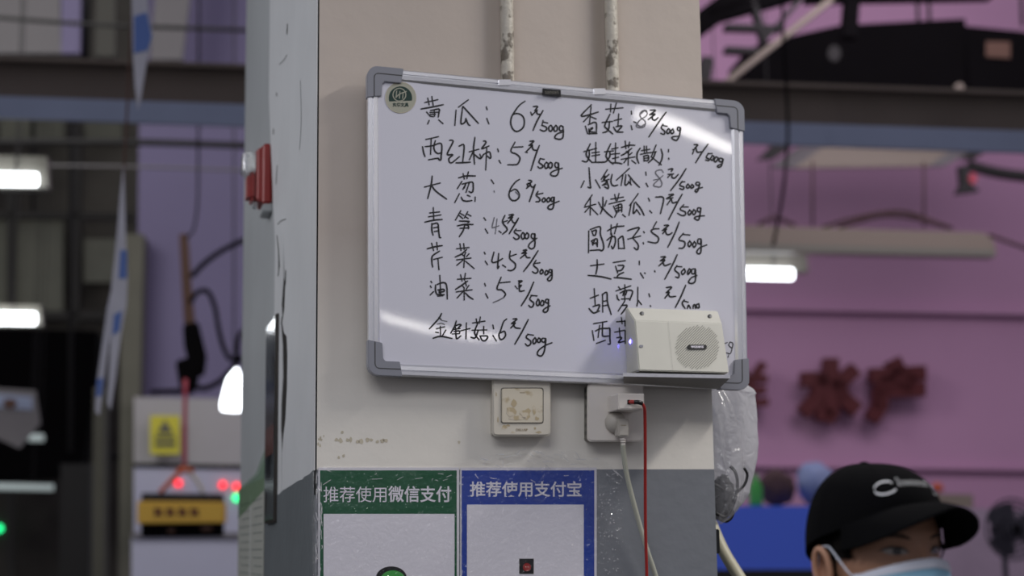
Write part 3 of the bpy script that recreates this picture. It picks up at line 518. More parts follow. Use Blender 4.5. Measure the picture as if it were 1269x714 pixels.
# ------------------------------------------------------------------ tray, speaker
bm = NB()  # shelf gets a darker metal colour, painting in the shade on its underside
a, b = BOARD.pt(772.6, 466, .094), BOARD.pt(904.8, 468.5, .094)
c1, d1 = BOARD.pt(772.6, 475, 0), BOARD.pt(890, 482.5, 0); zt = -.0
fl = [a, b, Vector((b.x, -.05, b.z + .003)), Vector((a.x, -.05, a.z + .003))]
prism_pts(bm, [a, b, Vector((d1.x, -.052, d1.z)), Vector((c1.x, -.052, c1.z))], [p + Vector((0, 0, .005)) for p in (a, b, Vector((d1.x, -.052, d1.z + .010)), Vector((c1.x, -.052, c1.z + .010)))])
tray = thing('pen_tray', 'x', 'tray', (a + d1) / 2); fin('shelf', bm, MT['shaded_underside'], tray); bm = NB(); prism_pts(bm, [p + Vector((0, -.001, q_)) for p, q_ in ((a, -.001), (b, -.001), (b, .006), (a, .006))], [p + Vector((0, .002, q_)) for p, q_ in ((a, -.001), (b, -.001), (b, .006), (a, .006))]); fin('front_lip', bm, MT['alu'], tray); tag(tray, 'thin aluminium pen tray under the cream speaker box', 'tray')
zb = BOARD.pt(792, 460, .09).z + .001
def spx(u, v, off): p = BOARD.pt(u, v, off); return p
FB = [spx(792, 459, .09), spx(903.5, 461.8, .09)]          # front bottom
FM = [spx(786.5, 397, .062), spx(894.5, 401, .062)]         # bend
TB = [spx(776, 381, .012), spx(889, 384, .012)]             # top back
xl = spx(776.5, 430, .006).x; xr = TB[1].x + .004
prof = [(-.052, zb), (FB[0].y, zb), (FM[0].y, FM[0].z), (TB[0].y, TB[0].z), (-.052, TB[0].z - .002)]
slope = (FM[1].z - FM[0].z) / (FM[1].x - FM[0].x)
spk = thing('wall_speaker', 'cream wedge-shaped speaker box with round slotted grille, standing on the pen tray', 'speaker', ((xl + xr) / 2, -.09, zb))
bm = NB(); xl2 = FM[0].x; xr2 = FM[1].x
L = [Vector((xl, y, z)) for y, z in prof]; Rr_ = [Vector((xr, y, z + slope * (xr - xl) * .8)) for y, z in prof]
L[1].x = FB[0].x; L[2].x = FM[0].x; L[3].x = TB[0].x; L[0].x = xl; L[4].x = xl
Rr_[1].x = FB[1].x; Rr_[2].x = FM[1].x; Rr_[3].x = TB[1].x
prism_pts(bm, L, Rr_); bmesh.ops.recalc_face_normals(bm, faces=bm.faces); bev(bm, .0022, 2)
fin('case', bm, MT['spk'], spk)
# front plane of the speaker
nrm = (L[2] - L[1]).cross(Rr_[1] - L[1]).normalized()
if nrm.y < 0: nrm = -nrm
SP = Pl(nrm, L[1].dot(nrm))
bm = NB(); cu, cv, ru, rv = 864, 430.5, 26.3, 27.5; k = -60
for i in range(-11, 12):
    o = i * 2.35
    # 45 degree slots clipped to the circle
    h = math.sqrt(max(0, 27 ** 2 - (o) ** 2 / 1.0)) if abs(o) < 27 else 0
    if h < 4: continue
    h = round(h / 4) * 4
    cu0, cv0 = cu + o * .7071, cv + o * .7071
    d = (.7071, -.7071)
    p0 = (cu0 - d[0] * h, cv0 - d[1] * h); p1 = (cu0 + d[0] * h, cv0 + d[1] * h); n_ = (.7071 * .42, .7071 * .42)
    bm.faces.new([bm.verts.new(SP.pt(x, y, .0012)) for x, y in ((p0[0] - n_[0], p0[1] - n_[1]), (p1[0] - n_[0], p1[1] - n_[1]), (p1[0] + n_[0], p1[1] + n_[1]), (p0[0] + n_[0], p0[1] + n_[1]))])
fin('grille_slots', bm, MT['slot'], spk, norm=False)
bm = NB(); prism(bm, SP, rrect(852, 427.2, 876, 432.6, 2.6), .003, 0); bd = fin('brand_plate', bm, MT['black'], spk)
bm = NB(); lettering(bm, SP, 'wosens', (856, 428.4, 872, 431.4), .0034, .03); fin('plate_lettering', bm, MT['print'], bd, norm=False)
bm = NB(); ribbon(bm, SP, [(828, 398), (834, 459)], .35, .0012); fin('case_seam', bm, MT['spkside'], spk, norm=False)
n2 = (L[3] - L[2]).cross(Rr_[2] - L[2]).normalized(); n2 = n2 if n2.y > 0 else -n2; SP2 = Pl(n2, L[2].dot(n2))
for (u, v) in ((795.5, 388.3), (879.5, 391.7)):
    bm = NB(); prism(bm, SP2, circ(u, v, 2.6, 2.2, 14), .0012, 0); s1 = fin('screw_hole', bm, MT['groove'], spk)
    bm = NB(); prism(bm, SP2, circ(u + 1.2, v + .2, 1.5, 1.7, 12), .002, 0); fin('screw_head', bm, MT['steel'], s1)
SL = Pl((1, 0, 0), xl + .004)
bm = NB(); c = Vector((xl + .0035, -.085, spx(780, 423, .04).z)); lathe(bm, c, (-1, 0, 0), [(.0055, 0), (.0055, .003), (.003, .006), (0, .007)], 12); fin('blue_indicator_light', bm, MT['led'], spk, smooth=True)
bm = NB(); prism(bm, SP, rrect(792.5, 427.5, 797, 430.5, 1), .0014, 0); fin('sensor_window', bm, MT['cap'], spk)

# ------------------------------------------------------------------ conduits
for i, (u, w, lab) in enumerate(((628.3, 9.0, 'flaking painted conduit pipe above the middle of the whiteboard, left one'), (758, 8.2, 'flaking painted conduit pipe nearer the pillar right edge, brown-streaked'))):
    bm = NB(); p = FRONT.pt(u, 60, .016); x = p.x
    tube(bm, [(x, -.0165, 1.80), (x + .0015, -.0165, 2.2), (x, -.0165, 2.8), (x + .001, -.0165, 5.9)], .0142, 14, 3)
    o = fin('conduit_pipe', bm, MT['conduit'], smooth=True); tag(o, lab, 'pipe', 'conduits running down the pillar')

# ------------------------------------------------------------------ switch and socket
sw = thing('light_switch', 'cream surface-mounted light switch with a stained rocker, below the whiteboard', 'switch', FRONT.pt(646, 540, 0))
bm = NB(); prism(bm, FRONT, rrect(611.5, 467, 681.5, 538.5, 3), .028, 0); bev(bm, .001); fin('back_box', bm, MT['ivory'], sw)
bm = NB(); prism(bm, FRONT, rrect(610.4, 466, 682.7, 540.4, 5), .036, .0275); bmesh.ops.recalc_face_normals(bm, faces=bm.faces); bev(bm, .003, 3); fin('cover_plate', bm, MT['ivory'], sw)
bm = NB(); prism(bm, FRONT, rrect(620.8, 480.6, 673.6, 525, 3), .0364, .034); gr = fin('rocker_gap', bm, MT['groove'], sw)
bm = NB(); prism(bm, FRONT, rrect(621.8, 481.5, 672.8, 524.2, 3), .0395, .034); bmesh.ops.recalc_face_normals(bm, faces=bm.faces); bev(bm, .0012, 2); rk = fin('rocker', bm, MT['rocker'], sw)
bm = NB(); ribbon(bm, FRONT, [(644.5, 486.8), (650, 487)], .9, .0398); fin('indicator_mark', bm, MT['stain'], rk, norm=False)
bm = NB(); lettering(bm, FRONT, 'DELUSP', (639.5, 531.4, 654, 534.4), .0364, .01); fin('embossed_mark', bm, MT['stain'], sw, norm=False)
bm = NB()
for k, (a, b, c, d) in enumerate(((625, 530, 4, 3), (630, 527.5, 3, 1.6), (636, 536, 3, 1.4), (668, 536, 4, 1.6), (615, 489, 1, 3), (617, 520, .9, 4), (663, 531, 1.4, 1.8))): bm = NB(); blob(bm, FRONT, a, b, c, d, .0364, k); fin('stain', bm, MT['smear'], sw, norm=False)
for k, (a, b, c, d) in enumerate(((633, 510, 7, 7), (651, 513, 8, 8), (641, 518, 10, 4), (665, 519, 3, 3), (637, 500, 4, 5), (662, 508, 3, 6))):
    bm = NB(); blob(bm, FRONT, a, b, c, d, .0400, 20 + k); fin('stain', bm, MT['smear'], rk, norm=False)
so = thing('power_socket', 'white surface-mounted power socket plate below the pen tray', 'socket', FRONT.pt(763, 547, 0))
bm = NB(); prism(bm, FRONT, rrect(729, 478, 794, 545, 2), .030, 0); fin('back_box', bm, MT['fixture'], so)
bm = NB(); prism(bm, FRONT, rrect(728.6, 474.6, 797.6, 547.2, 5), .0405, .030); bmesh.ops.recalc_face_normals(bm, faces=bm.faces); bev(bm, .0025, 3); fin('cover_plate', bm, MT['plastic'], so)
bm = NB()
for v in (483, 492, 503, 514, 526, 536):
    y = FRONT.pt(722, v, .0)
    p = FRONT.pt(729, v, .030); box(bm, (p.x - .0008, -.024, p.z - .004), (p.x + .001, -.008, p.z + .003))
fin('knockout', bm, MT['black'], so)
ad = thing('charger_adapter', 'white USB charger block plugged into the socket plate', 'charger', FRONT.pt(775, 508, .06))
bm = NB(); prism(bm, FRONT, rrect(766.5, 487.6, 798.5, 507.6, 1.5), .115, .0405); bmesh.ops.recalc_face_normals(bm, faces=bm.faces); bev(bm, .002, 2); fin('casing', bm, MT['plastic'], ad)
bm = NB(); pa = FRONT.pt(785, 498, .115); prism(bm, FRONT, circ(776, 490, .001, .001, 3), .1155, .115); bm.free()
bm = NB(); prism(bm, FRONT, rrect(777.5, 495.5, 782, 501.5, 1), .1155, .11); fin('usb_port', bm, MT['black'], ad)
pg = thing('mains_plug', 'round-based pale plug with white lead in the socket, under the charger block', 'plug', FRONT.pt(768, 550, .05))
c = FRONT.pt(762.5, 524, .0405); c.y = -.0405
bm = NB(); lathe(bm, c, (0, -1, 0), [(.0225, 0), (.0225, .006), (.019, .012), (.012, .022)], 26); fin('plug_base', bm, MT['plugm'], pg, smooth=True)
bm = NB(); prism(bm, FRONT, rrect(766.5, 519, 779.5, 540.5, 2), .078, .05); bmesh.ops.recalc_face_normals(bm, faces=bm.faces); bev(bm, .002, 2); fin('plug_body', bm, MT['plugm'], pg)
bm = NB(); ribbon(bm, FRONT, [(769.5, 527), (775.5, 527.3)], .8, .0785); fin('moulded_mark', bm, MT['stain'], pg, norm=False)
bm = NB()
for k in range(4):
    c = FRONT.pt(771.8 + k * .15, 541.5 + k * 3.0, .066); lathe(bm, c + Vector((0, 0, -.0016)), (0, 0, 1), [(.0062 - k * .0004, 0), (.0062 - k * .0004, .0032)], 14)
fin('strain_relief', bm, MT['plastic'], pg)
def cab(name, pts, r, m, lab, offs, n=10):
    bm = NB(); P = [FRONT.pt(u, v, o) for (u, v), o in zip(pts, offs)]; tube(bm, P, r, n, 5); o = fin(name, bm, m, smooth=True); return tag(o, lab, 'cable')
cab('power_lead', [(772, 550), (772.8, 562), (776, 585), (783, 615), (792, 648), (802, 682), (812, 712), (822, 750), (834, 820)], .0052, MT['whitecable'], 'pale thick lead hanging from the round plug, slanting right down the wall', [.066, .06, .05, .04, .03, .025, .02, .015, .012])
cab('charging_cable', [(795.5, 500), (798.5, 506), (799.3, 520), (799.6, 560), (799.6, 610), (800, 660), (801.5, 714), (802, 790), (806, 860)], .0032, MT['redcable'], 'thin red cable hanging straight down from the charger block', [.128, .124, .11, .09, .07, .055, .045, .03, .02])
bm = NB(); tube(bm, [FRONT.pt(780.5, 498.3, .1155), FRONT.pt(784, 498.4, .124), FRONT.pt(787.5, 498.6, .128)], .0042, 10, 2); uc = thing('usb_connector', 'red and black connector of the thin cable, in the charger block', 'connector', FRONT.pt(788, 503, .12)); fin('red_sleeve', bm, MT['redcable'], uc, smooth=True)
bm = NB(); tube(bm, [FRONT.pt(786, 498.6, .127), FRONT.pt(791, 498.6, .13), FRONT.pt(795.5, 500, .128)], .0046, 10, 3); fin('black_sleeve', bm, MT['black'], uc, smooth=True)

# ------------------------------------------------------------------ posters and film
def poster(lab, outer, header, panel, m, text, trect, bold, picts):
    t = thing('payment_poster', lab, 'poster', FRONT.pt((outer[0] + outer[2]) / 2, outer[3], .001), 'payment posters on the pillar')
    bm = NB(); prism(bm, FRONT, rect(*outer), .0018, .0002); fin('paper', bm, MT['paper'], t)
    bm = NB(); prism(bm, FRONT, rect(*header), .0024, .0016); fin('coloured_field', bm, m, t)
    bm = NB(); prism(bm, FRONT, rect(*panel), .0030, .0022); fin('blank_panel', bm, MT['print'], t)
    for tx, tr, bo in text:
        bm = NB(); lettering(bm, FRONT, tx, tr, .0030, bo); fin('header_lettering', bm, MT['print'], t, norm=False)
    for nm, poly, mm, of in picts:
        bm = NB(); prism(bm, FRONT, poly, of, .0028); fin(nm, bm, mm, t)
    return t
poster('green-headed mobile payment poster with white Chinese lettering, left of the two', (394.5, 579.5, 569, 850), (396.7, 583, 566, 848), (401, 637, 563.3, 835), MT['green'],
       [('推荐使用', (400.8, 603.2, 479, 622.6), 0.0), ('微信支付', (481, 602.4, 559.2, 622.6), .016)], None, 0,
       [('small_picture', circ(485, 716, 19, 14), MT['black'], .0033), ('picture_figure', circ(487, 720, 16, 13), MT['greenb'], .0036)])
poster('blue-headed mobile payment poster with white Chinese lettering, right of the two', (570.5, 579.5, 739.5, 850), (572.2, 583, 736.5, 848), (578.8, 625.5, 723.4, 835), MT['blue'],
       [('推荐使用支付宝', (582.2, 596.6, 720.8, 616), .016)], None, 0,
       [('small_picture', rrect(642, 691, 663, 713, 2), MT['paper'], .0033), ('picture_figure', rect(643.5, 692.5, 661.5, 711.5), MT['black'], .0036), ('picture_accent', circ(653, 703, 5, 5), MT['red'], .0039)])
def film_sheet(name, lab, us, top, bot, amp, seed, m, off=.0045, rows=60, wrap=None):
    bm = NB(); g = []; n = len(us)
    for j in range(rows + 1):
        r = []
        for u in us:
            tp = top(u); v = tp + (bot - tp) * (j / rows) ** 1.25
            p = FRONT.pt(u, v, 0); q_ = Vector((p.x * 14 + seed, 0, p.z * 14)); e = amp * (1.0 if j else .5)
            edge = max(0, 1 - (v - tp) / 34)
            h = off + e * (abs(noise.noise(q_)) * 1.1 + .5 * abs(noise.noise(q_ * 3.1))) * (.35 + 2.4 * edge)
            r.append(bm.verts.new(p + Vector((0, -h, 0))))
        g.append(r)
    for j in range(rows):
        for i in range(n - 1): bm.faces.new((g[j][i], g[j + 1][i], g[j + 1][i + 1], g[j][i + 1]))
    o = fin(name, bm, m, norm=False); return tag(o, lab, 'plastic film')
def ftop(u):
    b = 577 + 1.2 * math.sin(u * .21)
    if u > 560: b -= 19 * max(0, min(1, (u - 560) / 70)) ** .7 * (1 if u < 700 else max(0, 1 - (u - 700) / 75))
    if u > 745: b = 577 + (u - 745) * .35 - 8 * max(0, 1 - (u - 745) / 20)
    return b + 1.6 * noise.noise(Vector((u * .13, 3, 0)))
film_sheet('protective_film', 'crinkled clear plastic film taped over both payment posters', [392 + k * 2.4 for k in range(int((772 - 392) / 2.4) + 1)], ftop, 800, .0028, 3.0, MT['film'])
film_sheet('clear_tape', 'clear crinkled tape strip at the pillar corner beside the green poster', [386.5 + k * .9 for k in range(13)], lambda u: 581, 800, .0015, 9.0, MT['tape'], off=.0008)
bpy.data.objects['clear_tape']['category'] = 'tape'
rnd = random.Random(11); bm = NB()  # pale ridges along the film's creases paint in its glints
def crease_glint(u, v, L_, a_, w_, off):
    du, dv = math.cos(a_) * L_ / 2, math.sin(a_) * L_ / 2
    tube(bm, [FRONT.pt(u - du, v - dv, off - .0006), FRONT.pt(u + rnd.uniform(-.6, .6), v + rnd.uniform(-.6, .6), off), FRONT.pt(u + du, v + dv, off - .0006)], w_ * .00075, 6, 3)
for k in range(48):
    u = rnd.uniform(585, 768); v = ftop(u) + rnd.choice((2, 4, 7, 14, 20)) + rnd.uniform(-2, 3); crease_glint(u, v, rnd.uniform(2, 12), rnd.gauss(.15 if u < 680 else .5, .5), rnd.uniform(.35, .8), .0125)
for k in range(26): crease_glint(rnd.uniform(400, 735), rnd.uniform(580, 600), rnd.uniform(2, 14), rnd.gauss(-.3, .5), rnd.uniform(.4, .8), .0095)
for k in range(40): crease_glint(rnd.uniform(742, 766), rnd.uniform(600, 714), rnd.uniform(1, 2.6), rnd.uniform(0, 3), rnd.uniform(.5, .9), .0085)
for k in range(34): crease_glint(rnd.choice((392.5, 398, 571.5)) + rnd.uniform(-1.2, 1.2), rnd.uniform(588, 714), rnd.uniform(3, 13), 1.57 + rnd.gauss(0, .12), rnd.uniform(.5, .9), .0085)
for k in range(10): crease_glint(rnd.uniform(405, 470), rnd.uniform(645, 714), rnd.uniform(3, 9), 1.2, .4, .0085)
fc_ = fin('film_crease_glints', bm, MT['crease_glint'], bpy.data.objects['protective_film'], norm=False); fc_['kind'] = 'stuff'

# ------------------------------------------------------------------ side of the pillar: alarm, plaque, notice
al = thing('fire_alarm', 'red fire alarm strobe with clear lens on the pillar left side', 'alarm', (XL - .02, 1.0, 2.42))
SX = lambda u, v, y: Vector((CAM.x + 0, 0, 0))
def PY(u, v, y): r = ray(u, v); return CAM + r * ((y - CAM.y) / r.y)     # point at world depth y
def alarm_slab(y, u0, v0, u1, v1, ylen, m, nm, bw=.004, k=2):
    a = PY(u0, v0, y); b = PY(u1, v1, y); bm = NB(); box(bm, (a.x, y, b.z), (b.x, y + ylen, a.z)); bmesh.ops.recalc_face_normals(bm, faces=bm.faces)
    if bw: bev(bm, bw, k)
    return fin(nm, bm, m, al)
ya = .95
alarm_slab(ya, 324.6, 177, 337.8, 253, .115, MT['red'], 'base_plate', .007, 3)
alarm_slab(ya + .005, 326, 251, 337.8, 262.5, .10, MT['whiteb'], 'back_box', .003)
alarm_slab(ya + .012, 318.3, 183, 326, 249, .09, MT['red'], 'front_cover', .005, 3)
alarm_slab(ya + .02, 306.8, 212, 319.5, 248, .075, MT['red'], 'sounder', .010, 4)
alarm_slab(ya + .022, 301, 188, 318.5, 213, .07, MT['clear'], 'strobe_lens', .004, 3)
alarm_slab(ya + .035, 310, 192, 318.5, 209, .04, MT['steel'], 'strobe_lamp', .003)
bm = NB(); p = PY(318, 252, ya + .02); tube(bm, [p, PY(315, 258, ya + .015)], .006, 10, 1); fin('test_lens', bm, MT['clear'], al)
bm = NB(); p = PY(305.5, 219, ya + .02); lathe(bm, p, (-1, 0, 0), [(.006, 0), (.006, .004), (0, .007)], 12); fin('lens_tip', bm, MT['clear'], al)
pq = thing('framed_plaque', 'tall framed notice plaque on the pillar left side, seen edge-on', 'plaque', (XL - .015, .9, 1.57))
SD2 = Pl((1, 0, 0), XL - .010)
def side_box(bm, x0, x1, ua, ub, vt, vb):
    pa = SD2.pt(ua, vt); pb = SD2.pt(ua, vb); y1 = SD2.pt(ub, vt).y; box(bm, (x0, pa.y, pb.z), (x1, y1, pa.z)); bmesh.ops.recalc_face_normals(bm, faces=bm.faces)
bm = NB(); side_box(bm, XL - .010, XL + .003, 342.2, 330, 388, 647); bev(bm, .002); fin('frame', bm, MT['plaqueframe'], pq)
pA = SD2.pt(342.2, 388); pB = SD2.pt(342.2, 647); yn, yf = pA.y, SD2.pt(330, 388).y
def sheet(x, y0, y1, z0, z1): 
    bm = NB(); box(bm, (x - .0006, y0, z0), (x, y1, z1)); return bm
fin('printed_sheet', sheet(XL - .0101, yn + .02, yf - .01, pB.z + .008, pA.z - .01), MT['plaque'], pq)
hz = pA.z - pB.z
fin('red_band', sheet(XL - .0108, yn + .03, yf - .02, pB.z + hz * .33, pB.z + hz * .47), MT['maroon'], pq)
fin('dark_band', sheet(XL - .0108, yn + .03, yf - .02, pB.z + hz * .22, pB.z + hz * .28), MT['plaque'], pq)
fin('plaque_glass', sheet(XL - .0112, yn + .012, yf - .005, pB.z + .004, pA.z - .004), film('plaque_glass', .14, .08, bump=0), pq)
nt_ = thing('paper_notice', 'long printed paper list on the far left edge of the pillar', 'notice', (XL - .005, 1.5, 1.2))
y0n, y1n = SIDE.pt(328.5, 600).y, YB - .01; ztop = SIDE.pt(328, 592).z
fin('sheet', sheet(XL - .001, y0n, y1n, .9, ztop), MT['notice'], nt_)
bm = NB()
for r_ in range(30):
    z = ztop - .05 - r_ * .022
    for c0, c1 in ((.06, .42), (.52, .92)):
        box(bm, (XL - .0022, y0n + (y1n - y0n) * c0, z - .003), (XL - .0014, y0n + (y1n - y0n) * (c1 - .05 * ((r_ * 7) % 3)), z))
o = fin('printed_rows', bm, MT['noticeink'], nt_); o['kind'] = 'stuff'
bm = NB(); box(bm, (XL - .0022, y0n + (y1n - y0n) * .485, .9), (XL - .0014, y0n + (y1n - y0n) * .495, ztop - .03)); fin('column_rule', bm, MT['white'], nt_)
bm = NB(); pz = [(y0n - .03, ztop + .075), (y0n + .25, ztop + .02), (YB - .02, ztop + .0), (YB - .02, ztop - .09), (y0n - .03, ztop - .03)]
prism_pts(bm, [Vector((XL - .003, y, z)) for y, z in pz], [Vector((XL - .0026, y, z)) for y, z in pz]); tag(fin('green_tape', bm, MT['greent']), 'wide clear tape with green tint above the paper list', 'tape')

# ------------------------------------------------------------------ plastic bag on the right side of the pillar
bg = thing('plastic_bag', 'white plastic carrier bag of black cables hanging on the pillar right side', 'bag', (XR + .05, .12, 1.56))
def bagmesh(prof, y0, depth, m, nm, seed, amp):
    """prof: (v, right edge u) down the silhouette"""
    bm = NB(); rings = []; n = 44; dense = []
    for a, b in zip(prof, prof[1:]):
        for k in range(5): t = k / 5; dense.append((a[0] + (b[0] - a[0]) * t, a[1] + (b[1] - a[1]) * t))
    dense.append(prof[-1])
    for v, u in dense:
        p = PY(u, v, y0); xr_ = p.x; w = max(.004, (xr_ - (XR + .002)) / 2); cx_ = XR + .002 + w; r = []
        for k in range(n):
            a = 2 * math.pi * k / n
            pl = 1 + amp * noise.noise(Vector((math.cos(a) * 2.2 + seed, math.sin(a) * 2.2, p.z * 9))) + amp * .45 * math.sin(a * 9 + 6 * noise.noise(Vector((seed, p.z * 5, 0))))
            d = min(depth, w * 1.6 + .02)
            r.append(bm.verts.new(Vector((max(XR + .001, cx_ + math.cos(a) * w * (pl if math.cos(a) < .6 else 1 + (pl - 1) * .3)), y0 + math.sin(a) * d * pl, p.z))))
        rings.append(r)
    for a, b in zip(rings, rings[1:]):
        for k in range(n): bm.faces.new((a[k], a[(k + 1) % n], b[(k + 1) % n], b[k]))
    bm.faces.new(rings[-1])
    return fin(nm, bm, m, bg, smooth=True)
bagmesh([(478, 921), (484, 931), (489, 934), (491, 932.5), (520, 936), (548, 937.5), (570, 936), (590, 932), (602, 928), (612, 926), (624, 918), (634, 908), (640, 902)], .19, .07, MT['bagw'], 'outer_bag', 2, .10)
bagmesh([(484, 884), (486, 892), (500, 900), (520, 908), (545, 914), (570, 917), (600, 917), (622, 914), (634, 908), (643, 900), (650, 890)], .07, .07, MT['bag'], 'inner_bag', 5, .10)
for k, (pts, r) in enumerate(([[(886, 636), (900, 640), (910, 622), (914, 600), (911, 585), (905, 578)], .0035], [[(914, 610), (923, 600), (926, 588), (922, 580)], .003], [[(884, 600), (894, 606), (902, 620), (896, 636), (886, 642)], .004], [[(885, 618), (896, 612), (904, 600), (896, 592), (885, 598)], .004], [[(886, 626), (898, 628), (908, 612), (900, 602), (886, 608)], .0045], [[(885, 640), (900, 646), (908, 636), (898, 622), (886, 630)], .004])):
    bm = NB(); tube(bm, [PY(u, v, .02 + .006 * k if k < 2 else .05 + .012 * k) for u, v in pts], r, 8, 5); fin('bundled_cable', bm, MT['black'], bg, smooth=True)
bm = NB(); cbn = PY(893, 616, .10); bmesh.ops.create_icosphere(bm, subdivisions=3, radius=1)
for v_ in bm.verts:
    k_ = 1 + .3 * noise.noise(v_.co * 3); v_.co = Vector((v_.co.x * .022 * k_, v_.co.y * .035 * k_, v_.co.z * .046 * k_)) + cbn + Vector((.006, 0, 0))
fin('cable_bundle', bm, MT['bundle'], bg, smooth=True)
bm = NB(); tube(bm, [PY(876, 636, .40), PY(896, 682, .36), PY(918, 718, .32), (PY(930, 740, .30))], .014, 10, 3); tag(fin('slanting_tube', bm, MT['cpole'], smooth=True), 'cream plastic tube leaning behind the pillar below the plastic bag', 'tube')
bm = NB(); p = PY(889, 670, .03); box(bm, (XR, .02, PY(889, 686, .03).z), (p.x + .002, .05, PY(889, 656, .03).z)); bmesh.ops.recalc_face_normals(bm, faces=bm.faces); bev(bm, .002); tag(fin('cable_bracket', bm, MT['black']), 'small black bracket on the pillar edge under the plastic bag', 'bracket')

# ------------------------------------------------------------------ overhead steel and the far hall
def gthing(name, lab, cat, d, u, v, group=None): return thing(name, lab, cat, BG(d).pt(u, v), group)
def gp(parent, name, d, poly, m, th=.05, off=0):
    bm = NB(); prism(bm, BG(d), poly, off, off - th); return fin(name, bm, m, parent)
def gtube(name, d, pts, r, m, lab=None, cat=None, parent=None, group=None, n=8):
    bm = NB(); tube(bm, [BG(d).pt(u, v) for u, v in pts], r, n, 4 if len(pts) > 2 else 1); o = fin(name, bm, m, parent, smooth=True)
    if lab: tag(o, lab, cat, group)
    return o
cb = gthing('crane_beam', 'long horizontal steel crane beam with blue lower flange crossing behind the pillar', 'beam', 8, 634, 150)
def beamline(d, u0, u1, va, vb, slope): return [(u0, va + slope * u0), (u1, va + slope * u1), (u1, vb + slope * u1), (u0, vb + slope * u0)]
gp(cb, 'web', 8, beamline(8, -2200, 3600, 74, 126, .034), MT['beamd'], .02)
gp(cb, 'lower_flange', 8, beamline(8, -2200, 3600, 119, 146, .034), MT['beamb'], .04, .14)
gp(cb, 'top_flange', 8, beamline(8, -2200, 3600, 69, 74, .034), MT['beamd'], .24, .12)
# left side of the frame
def pane(parent, name, d, poly, m, th=.05): return gp(parent, name, d, poly, m, th)
lw = gthing('window_1', 'x', 'x', 25.7, 60, 300)
del lw['label'], lw['category']; lw['kind'] = 'structure'
for poly in ([(0, 138), (38, 138), (38, 172), (0, 172)], [(44, 140), (80, 140), (80, 173), (44, 173)], [(105, 145), (152, 146), (152, 175), (105, 174)], [(18, 272), (78, 272), (78, 385), (18, 385)], [(104, 296), (150, 296), (150, 350), (104, 350)], [(-60, 272), (8, 272), (8, 385), (-60, 385)]):
    pane(lw, 'pane', 25.7, poly, MT['olive'])
for nm, poly in (('mullion', [(8, 190), (18, 190), (18, 800), (8, 800)]), ('mullion', [(88, 150), (100, 150), (98, 400), (88, 400)]), ('transom', [(-60, 262), (165, 264), (165, 271), (-60, 270)]), ('transom', [(-60, 384), (165, 386), (165, 396), (-60, 394)])):
    gp(lw, nm, 25.5, poly, MT['darkm2'], .1)
for poly, m, nm, lab in (([(-40, -60), (73, -60), (76, 66), (-40, 66)], 'greyp', 'ceiling_panel', 'grey ceiling panel in the upper left corner'),
                 ([(120, -60), (143, -60), (143, 70), (118, 70)], 'darkm2', 'ceiling_panel', 'dark narrow ceiling panel left of the hanging flag'),
                 ([(76, -60), (101, -60), (99, 66), (76, 66)], 'purple', 'ceiling_panel', 'narrow purple ceiling panel near the top left corner'),
                 ([(196, -60), (242, -60), (226, 74), (186, 74)], 'greyp', 'ceiling_panel', 'slanted grey ceiling panel beside the pillar top left')):
    bm = NB(); prism(bm, BG(14.2), poly, 0, -.1); tag(fin(nm, bm, MT[m]), lab, 'panel')
for k, (d, pts, r, lab) in enumerate(((11, [(-60, 17), (110, 30), (320, 38)], .02, 'thin dark pipe across the top left corner'), (12.6, [(-60, 176), (150, 176), (320, 181)], .035, 'dark pipe just under the crane beam on the left'), (12, [(60, 205), (180, 207), (320, 212)], .012, 'thin pale wire below the crane beam on the left'),
                              (24, [(150, 388), (290, 386)], .07, 'dark pipe behind the winch device'), (24, [(-60, 560), (160, 566)], .06, 'low dim pipe in the far left hall'), (24, [(-60, 425), (165, 428)], .05, 'upper dim pipe in the far left hall'))):
    gtube('service_pipe', d, pts, r, MT['darkm'] if k != 2 else MT['greyp'], lab, 'pipe')
for k, (u, d, v0, v1, r) in enumerate(((90, 20, -300, 560, .03), (108, 16, -60, 75, .05), (44, 22, -300, 262, .03), (30, 22, -300, 135, .03))):
    gtube('hanger_rod', d, [(u, v0), (u - 3, v1)], r, MT['darkm'], ['dark hanger rod in the far left hall', 'thick hanger post above the crane beam, left', 'short hanger rod at the far left window', 'tall hanger rod above the far left window'][k], 'rod')
bm = NB(); prism(bm, BG(21.6), [(-60, 405), (120, 410), (118, 480), (100, 590), (-60, 600)], 0, -.6); tag(fin('dark_machinery', bm, MT['black2']), 'dark unlit machinery mass in the far left hall', 'machine')
bm = NB(); prism(bm, BG(19), [(75, 575), (112, 575), (110, 800), (72, 800)], 0, -.6); tag(fin('dark_cabinet', bm, MT['darkm']), 'dark upright cabinet low in the far left hall', 'cabinet')
# tube lamps
def lampfix(lab, d, body, tubep, dim=False, thick=.08, group='tube lights in the hall'):
    t = gthing('tube_light', lab, 'lamp', d, tubep[0], tubep[1], group)
    if body: gp(t, 'housing', d, body, MT['fixture'], .12, -.01)
    u0, v0, u1, v1 = tubep; bm = NB(); P = BG(d); hh = (P.pt(u0, v0) - P.pt(u0, v1)).length / 2; a = P.pt(u0, (v0 + v1) / 2, .05); b = P.pt(u1, (v0 + v1) / 2 + (u1 - u0) * .02, .05)
    tube(bm, [a, b], hh, 14, 1); fin('tube', bm, MT['lampdim'] if dim else MT['lamp'], t, smooth=True)
    for f_ in (.15, .8):
        e = a.lerp(b, f_); bm = NB(); tube(bm, [e + Vector((0, .05, 0)), Vector((e.x, e.y + .05, 9.0))], .006, 5, 1); fin('hanger', bm, MT['darkm'], t)
    return t
lampfix('bright tube light high at the left edge', 9, [(-90, 190), (58, 194), (60, 233), (-90, 232)], (-90, 212, 46, 228))
